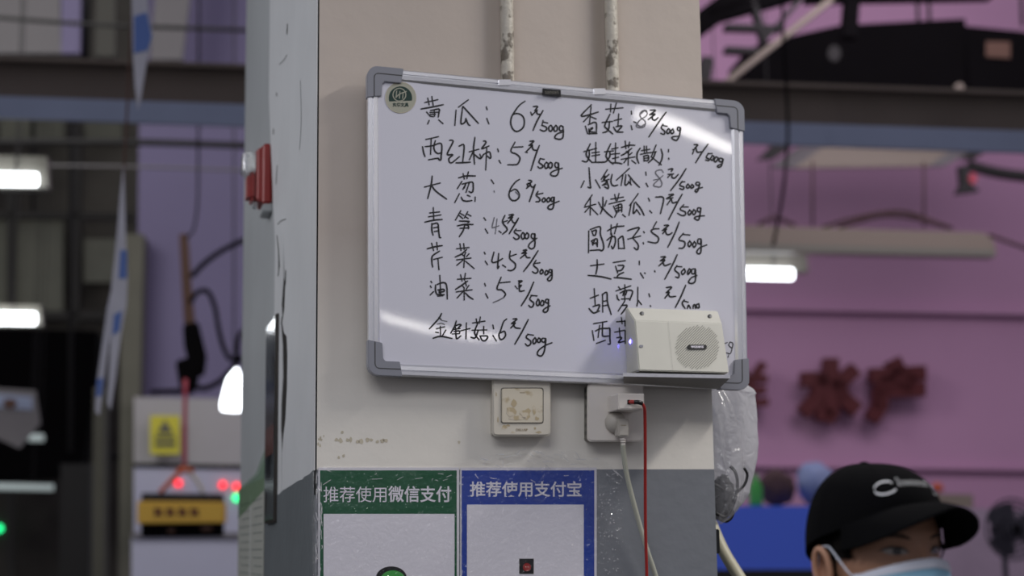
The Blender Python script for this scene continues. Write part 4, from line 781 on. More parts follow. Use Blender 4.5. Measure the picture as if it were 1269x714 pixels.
lampfix('bright tube light halfway down the left edge', 12, [(-90, 376), (50, 378), (52, 404), (-90, 404)], (-90, 385, 44, 400))
lampfix('small dim lamp beside the bunting flag at the far left', 20, None, (36, 538, 54, 547), True)
lampfix('long dim tube light low at the left edge', 21, None, (-60, 598, 66, 606), True)
lampfix('bright tube light right of the whiteboard', 11.5, [(880, 309), (1000, 316), (1002, 337), (880, 333)], (880, 331, 982, 345))
lampdish = gthing('pendant_lamp', 'glowing white cone pendant lamp at the pillar left edge', 'lamp', 12.4, 290, 512)
P = BG(12.4); bm = NB(); c = P.pt(290, 508); hgt = P.pt(290, 453).z - c.z; rr = (P.pt(306, 500) - P.pt(274, 500)).length / 2
lathe(bm, c, (0, 0, 1), [(rr * .6, -.01), (rr, .0), (rr, hgt * .2), (rr * .62, hgt * .62), (rr * .3, hgt * .9), (.01, hgt)], 20); fin('glowing_shade', bm, MT['lamp'], lampdish, smooth=True)
gtube('cord', 12.4, [(290, 455), (290, -80)], .008, MT['darkm'], parent=lampdish)
# bunting
bt = gthing('bunting_rope', 'grey rope running up beside the hanging white and blue flags', 'rope', 5.2, 155, 200)
gtube('rope', 5.2, [(168, -60), (160, 86), (156, 171), (154, 205), (149, 300), (140, 356)], .006, MT['brown'], parent=bt)
def flag(lab, d, poly, blues, th=.01):
    t = gthing('hanging_flag', lab, 'flag', d, poly[0][0], poly[0][1], 'white and blue flags seen edge-on')
    bm = NB(); prism(bm, BG(d), poly, 0, -th)
    # folded cloth: give the strip a wave in depth
    bmesh.ops.recalc_face_normals(bm, faces=bm.faces)
    fin('cloth', bm, MT['pennant'], t)
    for b_ in blues: bm = NB(); prism(bm, BG(d), b_, .004, -th - .004); fin('blue_print', bm, MT['pblue'], t)
    return t
flag('white and blue flag hanging from the top edge, left of the pillar', 5, [(163, -30), (181, -10), (189, 45), (181, 80), (175, 118), (171, 136), (167, 105), (164, 55)], [[(166, 20), (182, 15), (188, 45), (183, 62), (166, 66)]])
flag('white and blue flag strip hanging lower, tip to the right', 5.15, [(153, 205), (156, 300), (158, 345), (156.5, 378), (149, 420), (143, 470), (137, 508), (133, 500), (137, 420), (138, 356), (145, 290), (149, 240)], [[(149, 310), (157, 310), (157, 345), (147, 345)], [(141, 390), (151, 385), (148, 410), (139, 416)]])
flag('white and blue flag strip hanging lower, tip to the left', 5.35, [(139, 355), (143, 380), (134, 430), (128, 480), (123, 515), (118, 510), (119, 480), (126, 430), (133, 380)], [[(120, 470), (128, 468), (126, 490), (119, 492)]])
fl = gthing('bunting_flag', 'grey triangular flag with a dull blue and orange print in the dark left hall', 'flag', 13, 20, 555)
gp(fl, 'cloth', 13, [(-20, 480), (44, 484), (50, 525), (24, 556), (-10, 540)], MT['greyp'], .02); gp(fl, 'blue_print', 13, [(-6, 488), (40, 492), (40, 508), (-6, 505)], MT['beamb'], .03, .01); gp(fl, 'orange_print', 13, circ(12, 500, 9, 6, 12), MT['brown'], .03, .02)
# winch device
wn = gthing('hanging_hoist', 'black hoist hook hanging on a brown strap before the purple wall', 'hoist', 10.2, 240, 480)
gp(wn, 'strap', 10.2, [(222, 290), (233, 290), (237, 350), (242, 402), (228, 402), (225, 350)], MT['brown'], .03)
for poly in ([(226, 402), (245, 398), (255, 440), (252, 464), (238, 466), (228, 430)], [(217, 447), (236, 442), (246, 470), (238, 482), (222, 480)]):
    bm = NB(); prism(bm, BG(10.2), poly, .06, -.10); bmesh.ops.recalc_face_normals(bm, faces=bm.faces); bev(bm, .015); fin('hook_block', bm, MT['black2'], wn)
gtube('cable_loop', 10.2, [(236, 375), (244, 363), (257, 361), (266, 380), (270, 403), (276, 428), (285, 445), (293, 440), (297, 415), (320, 395)], .02, MT['black2'], parent=wn)
gtube('cable_loop', 10.2, [(237, 343), (255, 325), (280, 308), (320, 290)], .022, MT['black2'], parent=wn)
gtube('cable_loop', 10.2, [(238, 480), (255, 481), (272, 473), (285, 460), (300, 442)], .022, MT['black2'], parent=wn)
gp(wn, 'cross_bar', 10.2, [(186, 483), (240, 481), (240, 488), (186, 488)], MT['black2'], .05)
gtube('suspension_chain', 10.2, [(231, 296), (243, 270), (246, 150), (247, -400)], .009, MT['black2'], parent=wn)
# white partition, yellow sign, scale box
pt = gthing('white_partition', 'white partition board on the purple wall, left of the pillar', 'partition', 14.6, 235, 575)
gp(pt, 'board', 14.6, [(166, 492), (320, 495), (320, 577), (166, 574)], MT['wpanel'], .1); gp(pt, 'black_edge', 14.6, [(166, 574), (320, 577), (320, 582), (166, 579)], MT['black2'], .12, .02)
gp(pt, 'lower_board', 14.6, [(166, 579), (320, 582), (320, 668), (166, 668)], MT['counter'], .1)
ys = gthing('warning_sign', 'yellow-green warning notice on the white partition', 'sign', 14.4, 204, 563)
gp(ys, 'sheet', 14.45, [(186, 515), (223, 515), (223, 563), (186, 563)], MT['ysign'], .02)
for poly in ([(204.5, 520), (214, 536), (195, 536)], rect(192, 540, 217, 544), rect(192, 548, 217, 553)): gp(ys, 'printed_mark', 14.43, poly, MT['pillar'], .02)
pc = gthing('pale_counter', 'pale lavender counter front below the yellow box', 'counter', 13, 235, 714)
gp(pc, 'front', 13, [(163, 664), (330, 664), (330, 900), (163, 900)], MT['counter'], .8); gp(pc, 'top_edge', 12.98, [(163, 660), (330, 660), (330, 666), (163, 666)], MT['greyp'], .9, .02)
yb = gthing('hanging_scale', 'yellow box with red marks hung on an orange strap', 'scale', 10, 225, 665)
for nm, poly, m, o_ in (('top_cap', [(175, 611), (276, 612), (276, 623), (175, 622)], 'darkm', 0), ('yellow_face', [(170, 621), (278, 622), (278, 648), (170, 649)], 'yellow', .05), ('black_base', [(174, 649), (276, 648), (275, 665), (175, 666)], 'black2', 0)):
    bm = NB(); prism(bm, BG(10), poly, o_, -.25); bmesh.ops.recalc_face_normals(bm, faces=bm.faces); bev(bm, .008); fin(nm, bm, MT[m], yb)
for u in (196, 211, 226, 241): gp(yb, 'red_mark', 10, [(u - 5, 630), (u - 1, 629), (u, 632), (u + 4, 630), (u + 5, 640), (u, 638), (u - 4, 641)], MT['letter'], .01, .056)
gp(yb, 'brown_mark', 10, circ(212, 658, 5, 3, 10), MT['brown'], .01, .006); gp(yb, 'brown_mark', 10, circ(256, 655, 8, 3.4, 10), MT['brown'], .01, .006)
st = gthing('lifting_strap', 'red strap forking into two orange legs that carries the yellow box', 'strap', 10.05, 230, 578)
gtube('strap_leg', 10.05, [(230, 470), (229, 530), (229, 579)], .017, MT['redstrap'], parent=st)
gtube('strap_leg', 10.05, [(229, 578), (212, 596), (198, 611)], .02, MT['orange'], parent=st); gtube('strap_leg', 10.05, [(229, 578), (244, 596), (252, 611)], .014, MT['stain2'], parent=st)
gtube('strap_leg', 10.05, [(219, 583), (240, 583)], .02, MT['orange'], parent=st)
for (u, v, m, lab) in ((221, 599, 'redlight', 'glowing red indicator light seen between the strap legs'), (276, 601, 'redlight', 'glowing red indicator light right of the yellow box'), (293, 603, 'redlight', 'glowing red indicator light touching the pillar edge'), (293, 617, 'greenlight', 'glowing green indicator light at the pillar edge'), (-1, 655, 'greenlight', 'glowing green light at the left frame edge')):
    bm = NB(); dd = 14.58 if u > 0 else 25.95; c = BG(dd).pt(u, v); bmesh.ops.create_icosphere(bm, subdivisions=2, radius=.0022 * (dd + 3), matrix=Matrix.Translation(c)); tag(fin('indicator_light', bm, MT[m], smooth=True), lab, 'light')
# right side of the frame
dm = gthing('air_unit', 'large black air-handling unit above the crane beam', 'air unit', 12.1, 1090, 130)
for poly, th in (([(927, 60), (974, 46), (1041, 31), (1196, 23), (1203, 140), (927, 122)], .8), ([(1196, 32), (1267, 39), (1300, 45), (1300, 150), (1196, 136)], .6)):
    bm = NB(); prism(bm, BG(12.1), poly, 0, -th); fin('casing', bm, MT['black2'], dm)
gp(dm, 'ochre_label', 12.1, [(1222, 51), (1252, 52), (1252, 72), (1222, 70)], MT['brown'], .01, .02)
gp(dm, 'rust_mark', 12.1, circ(1034, 66, 8, 10, 12), MT['darkm'], .01, .012); gp(dm, 'pale_mark', 12.1, circ(1189, 108, 6, 5, 10), MT['beige'], .01, .012)
ts = gthing('roof_truss', 'dark steel roof truss with diagonal members at the top, right of the pillar', 'truss', 9.5, 900, 60)
for a, b, w, m in (((852, 40), (935, -22), 26, 'black2'), ((878, 70), (860, 200), 14, 'darkm'), ((884, 114), (1034, -4), 7, 'beige'), ((1060, -30), (1054, 45), 17, 'black2'), ((932, -10), (949, 52), 6, 'darkm'), ((1000, -10), (945, 52), 6, 'darkm'), ((900, 32), (970, 34), 6, 'darkm'), ((900, 60), (940, 62), 6, 'darkm'), ((1000, -6), (1230, -10), 14, 'black2'), ((880, 20), (1000, -14), 16, 'black2')):
    d_ = Vector((b[0] - a[0], b[1] - a[1])).normalized(); n_ = Vector((-d_.y, d_.x)) * w / 2
    gp(ts, 'member', 9.5, [(a[0] + n_.x, a[1] + n_.y), (b[0] + n_.x, b[1] + n_.y), (b[0] - n_.x, b[1] - n_.y), (a[0] - n_.x, a[1] - n_.y)], MT[m], .12)
gtube('hanging_cable', 7.4, [(969, -20), (971, 50), (975, 120), (976, 175), (970, 240), (958, 305)], .011, MT['black2'], 'thick black cable hanging across the crane beam', 'cable')
for k, u in enumerate((1136, 1150, 1265)): gtube('thin_wire', 13, [(u, -20), (u + 2, 32)], .02, MT['darkm'], 'thin dark wire above the black air unit, ' + ['left of three', 'middle of three', 'right of three'][k], 'wire')
pn = gthing('ceiling_baffle', 'beige tapered baffle panel below the crane beam, right side', 'panel', 12.5, 1080, 207)
gp(pn, 'panel', 12.5, [(1021, 182), (1178, 186), (1150, 206), (984, 208)], MT['beige'], .05); gp(pn, 'pale_edge', 12.5, [(1178, 184), (1206, 187), (1170, 206), (1150, 206)], MT['greyp'], .05); gp(pn, 'pale_edge', 12.5, [(990, 182), (1021, 182), (984, 208), (955, 207)], MT['greyp'], .05)
gp(pn, 'dark_edge', 12.4, [(965, 172), (992, 174), (960, 196), (938, 198)], MT['darkm'], .05); gp(pn, 'dark_edge', 12.4, [(1203, 186), (1222, 188), (1208, 197), (1190, 197)], MT['darkm'], .05)
gtube('roof_pipe', 12.5, [(1200, 205), (1240, 215), (1300, 222)], .06, MT['darkm'], 'dark pipe at the right edge below the crane beam', 'pipe')
pl_ = gthing('ceiling_fan_mount', 'small dark bracket with a pink lamp under the crane beam', 'bracket', 12.2, 1200, 240)
gp(pl_, 'bracket', 12.2, [(1190, 205), (1200, 205), (1203, 228), (1215, 236), (1186, 240), (1192, 228)], MT['darkm'], .1); gp(pl_, 'pink_lamp', 12.2, circ(1206, 221, 5, 7, 12), MT['redstrap'], .05, .02)
fx = gthing('unlit_light_fixture', 'long unlit beige batten light fixture with loose wires on top', 'lamp', 11, 1080, 318)
bm = NB(); prism(bm, BG(11), [(880, 278), (1222, 288), (1234, 300), (1236, 318), (880, 309)], .06, -.12); bmesh.ops.recalc_face_normals(bm, faces=bm.faces); bev(bm, .02, 2); fin('batten', bm, MT['beige'], fx)
gp(fx, 'shade_strip', 11, [(880, 300), (1230, 309), (1235, 318), (880, 310)], MT['fixture'], .01, .065)  # greyer strip paints in the shade along the batten's lower edge
for pts in ([(1020, 282), (1060, 270), (1114, 262), (1150, 272), (1180, 283)], [(1040, 282), (1090, 268), (1130, 270), (1175, 282)], [(1225, 291), (1250, 300), (1300, 318)], [(940, 278), (960, 270), (985, 279)]): gtube('loose_wire', 11, pts, .018, MT['heap'], parent=fx)
gtube('hanger', 11, [(1007, 200), (1007, 280)], .012, MT['heap'], parent=fx); gtube('hanger', 11, [(1145, 200), (1145, 282)], .012, MT['heap'], parent=fx)
# red letters
SIGN = ((('水'), [[(1031, 449), (1031, 512)], [(1031, 515), (1019, 512)], [(1000, 470), (1020, 470)], [(1020, 470), (1014, 492), (1000, 508)], [(1058, 460), (1040, 476)], [(1038, 474), (1045, 492), (1060, 505)]], 'dark red wall sign character, the middle one'),
        (('产'), [[(1110, 450), (1115, 460)], [(1085, 465), (1143, 462)], [(1100, 470), (1104, 480)], [(1128, 468), (1122, 480)], [(1092, 484), (1142, 482)], [(1093, 485), (1092, 502), (1084, 516)]], 'dark red wall sign character, the rightmost one'),
        (('鲜'), [[(885, 455), (878, 470)], [(885, 458), (900, 460), (893, 472)], [(880, 474), (902, 474), (902, 498), (880, 498), (880, 474)], [(880, 486), (902, 486)], [(876, 512), (906, 510)], [(916, 452), (922, 464)], [(946, 452), (938, 464)], [(912, 470), (949, 469)], [(915, 484), (947, 483)], [(910, 500), (950, 498)], [(931, 468), (931, 518)]], 'dark red wall sign character half hidden by the whiteboard corner'))
for ch, sts, lab in SIGN:
    bm = NB(); P = BG(14.85); wd_ = 9.5 if ch == '鲜' else 18
    for st in sts:
        for a, b in zip(st, st[1:]):
            d_ = Vector((b[0] - a[0], b[1] - a[1])).normalized() * wd_ / 2; n_ = Vector((-d_.y, d_.x))
            prism(bm, P, [(a[0] - d_.x * .6 + n_.x, a[1] - d_.y * .6 + n_.y), (b[0] + d_.x * .6 + n_.x, b[1] + d_.y * .6 + n_.y), (b[0] + d_.x * .6 - n_.x, b[1] + d_.y * .6 - n_.y), (a[0] - d_.x * .6 - n_.x, a[1] - d_.y * .6 - n_.y)], .15, 0)
    tag(fin('sign_character', bm, MT['letter']), lab, 'sign', 'raised red characters on the pink wall')
# stall behind the person
sp_ = gthing('stall_panel', 'bright blue stall panel between the pillar and the person', 'panel', 9, 940, 714)
gp(sp_, 'blue_board', 9, [(860, 627), (1010, 627), (1010, 706), (860, 706)], MT['bluep'], .9); gp(sp_, 'dark_base', 9, [(860, 706), (1010, 706), (1010, 900), (860, 900)], MT['darkm'], .9)
P = BG(9.2)
bm = NB(); c = P.pt(937, 627); lathe(bm, c, (0, 0, 1), [(.05, 0), (.052, .02), (.052, .15), (.03, .19), (.02, .22), (.02, .24)], 14); tag(fin('green_bottle', bm, MT['greenb'], smooth=True), 'green bottle on the blue stall panel beside the pillar', 'bottle')
def lump(name, d, u, v, ru, rv, m, lab, cat, seed):
    P = BG(d); c = P.pt(u, v); rx = (P.pt(u + ru, v) - c).length; rz = (P.pt(u, v - rv) - c).length; bm = NB()
    bmesh.ops.create_icosphere(bm, subdivisions=3, radius=1)
    for v_ in bm.verts:
        k = 1 + .22 * noise.noise(v_.co * 2 + Vector((seed, 0, 0))); v_.co = Vector((v_.co.x * rx * k, v_.co.y * rx * k, v_.co.z * rz * k)) + c
    return tag(fin(name, bm, m, smooth=True), lab, cat)
lump('brown_sack', 9.45, 962, 605, 22, 23, MT['heap'], 'brown mottled sack beside the green bottle', 'sack', 1)
lump('pale_blue_sack', 9.6, 1010, 600, 22, 27, MT['pblueball'], 'pale blue rounded sack behind the black cap', 'sack', 5)
gg = gthing('goods_shelf', 'pale beige shelf of goods behind the cap brim', 'shelf', 13.5, 1170, 622)
gp(gg, 'shelf_board', 13.5, [(1110, 611), (1206, 613), (1206, 630), (1110, 630)], MT['beige'], .5); gp(gg, 'lower_panel', 13.5, [(1100, 628), (1300, 632), (1300, 900), (1100, 900)], MT['counterp'], .2)
lump('orange_ball', 13.66, 1162, 604.3, 6.4, 6.2, MT['orange'], 'small orange round fruit on the beige shelf', 'fruit', 2)
fn = gthing('pedestal_fan', 'grey blurred pedestal fan at the right edge', 'fan', 8, 1250, 714)
P = BG(8); c = P.pt(1254, 656); rr = (P.pt(1254 + 36, 656) - c).length
bm = NB()
for k in range(5): 
    R0 = rr * (k + 1) / 5; tube(bm, [c + Vector((math.cos(a) * R0, -.06 * (1 - k / 5), math.sin(a) * R0)) for a in [2 * math.pi * j / 24 for j in range(25)]], .008, 5, 1, False)
for k in range(24):
    a = 2 * math.pi * k / 24; tube(bm, [c + Vector((0, -.07, 0)), c + Vector((math.cos(a) * rr, 0, math.sin(a) * rr))], .004, 4, 1)
fin('guard', bm, MT['fan'], fn)
for k in range(3):
    bm = NB(); pts = []
    for j in range(9):
        t = j / 8; a = 2 * math.pi * k / 3 + (t - .5) * 1.7; R0 = rr * (.88 if 0 < j < 8 else .5); pts.append(c + Vector((math.cos(a) * R0, .02 + .03 * (t - .5), math.sin(a) * R0)))
    pts.append(c + Vector((0, .02, 0))); prism_pts(bm, pts, [p + Vector((0, .008, 0)) for p in pts]); fin('blade', bm, MT['fan'], fn)
bm = NB(); lathe(bm, c + Vector((0, .2, 0)), (0, -1, 0), [(.05, 0), (.09, .06), (.09, .16), (.04, .27)], 18); fin('motor', bm, MT['black2'], fn, smooth=True)
bm = NB(); tube(bm, [c + Vector((0, .12, 0)), Vector((c.x, c.y + .12, .05))], .02, 10, 1); fin('pole', bm, MT['fan'], fn)
bm = NB(); lathe(bm, Vector((c.x, c.y + .12, 0)), (0, 0, 1), [(.22, 0), (.22, .02), (.06, .05)], 24); fin('base', bm, MT['black2'], fn)
# the lamps whose images shine in the whiteboard: real battens behind the viewer
def reflamp(lab, p0, p1, r, m):
    t = thing('tube_light', lab, 'lamp', (Vector(p0) + Vector(p1)) / 2, 'tube lights behind the viewer')
    bm = NB(); tube(bm, [p0, p1], r, 12, 1); fin('tube', bm, m, t, smooth=True)
    a, b = Vector(p0), Vector(p1); bm = NB(); tube(bm, [a + Vector((0, 0, r + .05)), b + Vector((0, 0, r + .05))], .045, 6, 1); fin('housing', bm, MT['fixture'], t)
    for e in (a.lerp(b, .15), a.lerp(b, .85)):
        bm = NB(); tube(bm, [e + Vector((0, 0, r + .08)), e + Vector((0, 0, 2.4))], .008, 6, 1); fin('hanger', bm, MT['darkm'], t)
reflamp('near tube light above the aisle behind the viewer', REF1[0], REF1[1], REF1[2], MT['lampboard'])
reflamp('farther tube light above the aisle behind the viewer', REF2[0], REF2[1], REF2[2], MT['lampboard'])

# ------------------------------------------------------------------ the person
HZ = 2.28
hc = CAM + ray(1091, 684) * HZ
per = thing('person', 'person in a black baseball cap and pale blue face mask, looking right', 'person', (hc.x, hc.y, 0))
TH = math.radians(188.5); per.rotation_euler = (0, 0, TH)
EZ = hc.z                      # eye height; local axes: +y forward, +x towards the pillar side
def pf(name, bm, m, parent=per, smooth=True, norm=True): return fin(name, bm, m, parent, smooth=smooth, norm=norm, local=True)
def head_pt(d):
    x, y, z = d; e = Vector((x * .073, y * (.094 if y > 0 else .098), z * (.118 if z > 0 else .122)))
    if z < 0:
        k = 1 - .38 * (-z) ** 1.6; e.x *= k; e.y *= (1 - .20 * (-z) ** 2) if y > 0 else (1 - .45 * (-z) ** 1.2)
    g = lambda cx, cz, s, sz=None: math.exp(-((e.x - cx) / s) ** 2 - ((e.z - cz) / (sz or s)) ** 2)
    if y > 0:
        e.y += .024 * g(0, -.036, .011, .015) + .012 * g(0, -.016, .009, .02)      # nose
        e.y += .004 * g(.03, .024, .024, .008) + .004 * g(-.03, .024, .024, .008)    # brow
        e.y -= .007 * g(.031, .002, .017, .011) + .007 * g(-.031, .002, .017, .011)  # sockets
        e.y += .004 * g(.036, -.034, .02) + .004 * g(-.036, -.034, .02)              # cheeks
        e.y += .006 * g(0, -.068, .02, .008); e.y += .006 * g(0, -.104, .018, .012)
        if y > .3: e.y -= .012 * max(0, abs(e.x) / .073 - .55)
    return e + Vector((0, 0, EZ))
from mathutils.bvhtree import BVHTree
# body, neck and head as one continuous surface: skin modifier body joined to the sculpted head
def skinned(name, verts, edges, radii, m, sub=2):
    me = bpy.data.meshes.new(name); me.from_pydata(verts, edges, []); o = bpy.data.objects.new(name, me); COL.objects.link(o)
    md = o.modifiers.new('s', 'SKIN'); sv = me.skin_vertices[0].data
    for i, r in enumerate(radii): sv[i].radius = (r, r) if not isinstance(r, tuple) else r
    sv[0].use_root = True; o.modifiers.new('u', 'SUBSURF').levels = sub
    dg = bpy.context.evaluated_depsgraph_get(); me2 = bpy.data.meshes.new_from_object(o.evaluated_get(dg)); bpy.data.objects.remove(o); bpy.data.meshes.remove(me)
    for p in me2.polygons: p.use_smooth = True
    o2 = linked(name, me2, m, per); ORG[o2.name] = Vector((0, 0, 0)); return o2
bm = NB(); bmesh.ops.create_icosphere(bm, subdivisions=5, radius=1)
for v in bm.verts: v.co = head_pt(tuple(v.co))
bvh = BVHTree.FromBMesh(bm)
# neck flows out of the skull base down into the collar
NECK = [(-.012, .052, -.075), (-.022, .053, -.12), (-.03, .06, -.165), (-.035, .075, -.20)]
n = 24; rings = []
for y, r, z in NECK: rings.append([bm.verts.new((math.cos(6.2832 * k / n) * r, y + math.sin(6.2832 * k / n) * r, EZ + z)) for k in range(n)])
for a, b in zip(rings, rings[1:]):
    for k in range(n): bm.faces.new((a[k], a[(k + 1) % n], b[(k + 1) % n], b[k]))
tube(bm, [(0, -.036, EZ - .17), (0, -.036, EZ - .25), (0, -.03, EZ - .40)], .055, 16, 2)
for sx in (1, -1): tube(bm, [(0, -.036, EZ - .262), (sx * .13, -.04, EZ - .268), (sx * .215, -.04, 1.13), (sx * .268, .012, .90), (sx * .27, .02, .85)], lambda t: .045 - .022 * t, 12, 4)
# hands and fingers in the same skin mesh
def addtube(pts, rs):
    P = catmull(pts, 3); m_ = len(P); tube(bm, P, lambda t: rs[0] + (rs[1] - rs[0]) * t, 8, 1)
for sx in (1, -1):
    w = Vector((sx * .27, .02, .86)); 
    tube(bm, [w + Vector((0, -.01, .06)), w, w + Vector((0, .008, -.045)), w + Vector((0, .016, -.085))], lambda t: .024 + .012 * math.sin(t * 2.6), 10, 3)
    for k, ln in enumerate((.068, .078, .073, .058)):
        b0 = w + Vector((0, .045 - k * .02, -.085)); addtube([b0 + Vector((0, -.01 + k * .006, .03)), b0, b0 + Vector((-sx * .004, .004, -ln * .5)), b0 + Vector((-sx * .018, .006, -ln))], (.0085, .0065))
    b0 = w + Vector((-sx * .006, .03, -.03)); addtube([b0, b0 + Vector((-sx * .012, .028, -.03)), b0 + Vector((-sx * .018, .034, -.062))], (.0105, .0075))
me_ = bpy.data.meshes.new('raw'); bmesh.ops.recalc_face_normals(bm, faces=bm.faces); bm.to_mesh(me_); bm.free(); ob_ = bpy.data.objects.new('raw', me_); COL.objects.link(ob_)
rm = ob_.modifiers.new('r', 'REMESH'); rm.mode = 'VOXEL'; rm.voxel_size = .0034; rm.use_smooth_shade = True
sm_ = ob_.modifiers.new('m', 'SMOOTH'); sm_.factor = .5; sm_.iterations = 2
me2_ = bpy.data.meshes.new_from_object(ob_.evaluated_get(bpy.context.evaluated_depsgraph_get())); bpy.data.objects.remove(ob_); bpy.data.meshes.remove(me_)
body_ = linked('body', me2_, MT['skin'], per); ORG[body_.name] = Vector((0, 0, 0))
for p_ in me2_.polygons: p_.use_smooth = True
bvh = BVHTree.FromPolygons([v.co for v in me2_.vertices], [tuple(p.vertices) for p in me2_.polygons])
SH = EZ - .235
skinned('jacket', [(0, -.03, .98), (0, -.03, 1.12), (0, -.03, SH - .13), (0, -.04, SH - .02), (0, -.035, SH + .045), (.15, -.04, SH - .035), (-.15, -.04, SH - .035), (.22, -.04, 1.13), (-.22, -.04, 1.13), (.268, .01, .90), (-.268, .01, .90)],
        [(0, 1), (1, 2), (2, 3), (3, 4), (3, 5), (3, 6), (5, 7), (6, 8), (7, 9), (8, 10)], [(.155, .11), (.14, .10), (.15, .105), (.12, .085), (.066, .066), (.066, .066), (.066, .066), (.05, .05), (.05, .05), (.038, .038), (.038, .038)], MT['jacket'])
skinned('trousers', [(0, -.03, .95), (.085, -.03, .86), (-.085, -.03, .86), (.095, -.02, .48), (-.095, -.02, .48), (.10, -.04, .09), (-.10, -.04, .09)], [(0, 1), (0, 2), (1, 3), (2, 4), (3, 5), (4, 6)], [(.13, .10), .09, .09, .065, .065, .05, .05], MT['trouser'])
for sx in (.1, -.1):
    bm = NB(); tube(bm, [(sx, -.09, .05), (sx, -.02, .055), (sx, .08, .042), (sx, .16, .036)], lambda t: .05 - .016 * t, 12, 4); pf('shoe', bm, MT['black'])
def on_head(x, z, lift):
    h = bvh.ray_cast(Vector((x, .3, EZ + z)), Vector((0, -1, 0))); p = h[0] if h[0] else Vector((x, .07, EZ + z)); nn = h[1] if h[0] else Vector((0, 1, 0))
    if nn.y < 0: nn = -nn
    return p + nn * lift
def face_poly(bm, pts, lift): bm.faces.new([bm.verts.new(on_head(x, z, lift)) for x, z in pts])
def face_strip(bm, pts, w, lift):
    P = [p for p in catmull([(x, 0, z) for x, z in pts], 4)]; prev = None; m_ = len(P)
    for i, p in enumerate(P):
        t = (P[min(i + 1, m_ - 1)] - P[max(i - 1, 0)]).normalized(); q_ = Vector((-t.z, 0, t.x)); ww = w * (1 - .7 * abs(2 * i / (m_ - 1) - 1) ** 2) / 2
        a = bm.verts.new(on_head(p.x + q_.x * ww, p.z + q_.z * ww, lift)); b = bm.verts.new(on_head(p.x - q_.x * ww, p.z - q_.z * ww, lift))
        if prev: bm.faces.new((prev[0], prev[1], b, a))
        prev = (a, b)
for sx in (1, -1):
    cx = .0315 * sx; sh = [(cx + sx * .0150, .0020), (cx + sx * .009, .0052), (cx, .0060), (cx - sx * .009, .0036), (cx - sx * .0145, -.0018), (cx - sx * .008, -.0042), (cx, -.0050), (cx + sx * .009, -.0030)]
    bm = NB(); face_poly(bm, sh, .0012); e_ = pf('eye', bm, MT['eye'], smooth=False, norm=False)
    bm = NB(); face_poly(bm, [(cx - sx * .002 + .0055 * math.cos(a), .0005 + .0050 * math.sin(a)) for a in [6.283 * k / 14 for k in range(14)]], .0018); fin('iris', bm, MT['iris'], e_, norm=False, local=True)
    bm = NB(); face_strip(bm, [(cx + sx * .0172, .0012), (cx + sx * .009, .0056), (cx, .0068), (cx - sx * .009, .0044), (cx - sx * .0155, -.0014)], .0030, .0024); fin('eyelash_line', bm, MT['lash'], e_, norm=False, local=True)
    bm = NB(); face_strip(bm, [(cx + sx * .024, .016), (cx + sx * .010, .0215), (cx - sx * .006, .0205), (cx - sx * .016, .0165)], .0055, .0012); pf('eyebrow', bm, MT['brow'], smooth=False, norm=False)
    # ear
    bm = NB(); rim = []
    for k in range(26):
        a = math.radians(-75 + 300 * k / 25); rim.append(Vector((sx * (.078 + .010 * math.cos(a - .9) * .5 + .006), -.016 - .013 * math.cos(a) * 1.0, EZ - .022 + .027 * math.sin(a))))
    tube(bm, rim, .0045, 8, 1)
    g = [bm.verts.new((sx * .074, -.016 - .010 * math.cos(a), EZ - .022 + .022 * math.sin(a))) for a in [6.283 * k / 16 for k in range(16)]]; g2 = [bm.verts.new((sx * .082, -.016 - .012 * math.cos(a), EZ - .022 + .025 * math.sin(a))) for a in [6.283 * k / 16 for k in range(16)]]
    for k in range(16): bm.faces.new((g[k], g[(k + 1) % 16], g2[(k + 1) % 16], g2[k]))
    bm.faces.new(g)
    lathe(bm, Vector((sx * .079, -.008, EZ - .050)), (sx, 0, 0), [(.002, -.008), (.009, -.002), (.008, .004), (.001, .007)], 12)
    pf('ear', bm, MT['skin'])
# hair: a shell over the back and sides of the skull
bm = NB(); bmesh.ops.create_icosphere(bm, subdivisions=5, radius=1)
kill = [v for v in bm.verts if (v.co.z < -.72) or (v.co.z > .38) or (v.co.y > .42 and v.co.z < .42) or (v.co.y > .0 and v.co.z < -.12 and abs(v.co.x) > .3) or (v.co.y > .62)]
bmesh.ops.delete(bm, geom=kill, context='VERTS')
for v in bm.verts:
    p = head_pt(tuple(v.co)); c0 = Vector((0, 0, EZ)); d_ = (p - c0); v.co = c0 + d_ * 1.05 + Vector((0, 0, 0)) + d_.normalized() * .003 * noise.noise(d_ * 90)
pf('hair', bm, MT['hair'])
for sx in (1, -1):
    for k in range(5):
        bm = NB(); y0 = .045 - k * .006; tube(bm, [(sx * (.070 - .02 * (k == 0)), y0, EZ + .030), (sx * .0745, y0 - .004, EZ + .006), (sx * .0752, y0 - .012, EZ - .012 + .004 * k)], lambda t: .0035 * (1 - .8 * t), 6, 4); pf('hair_strand', bm, MT['hair'])
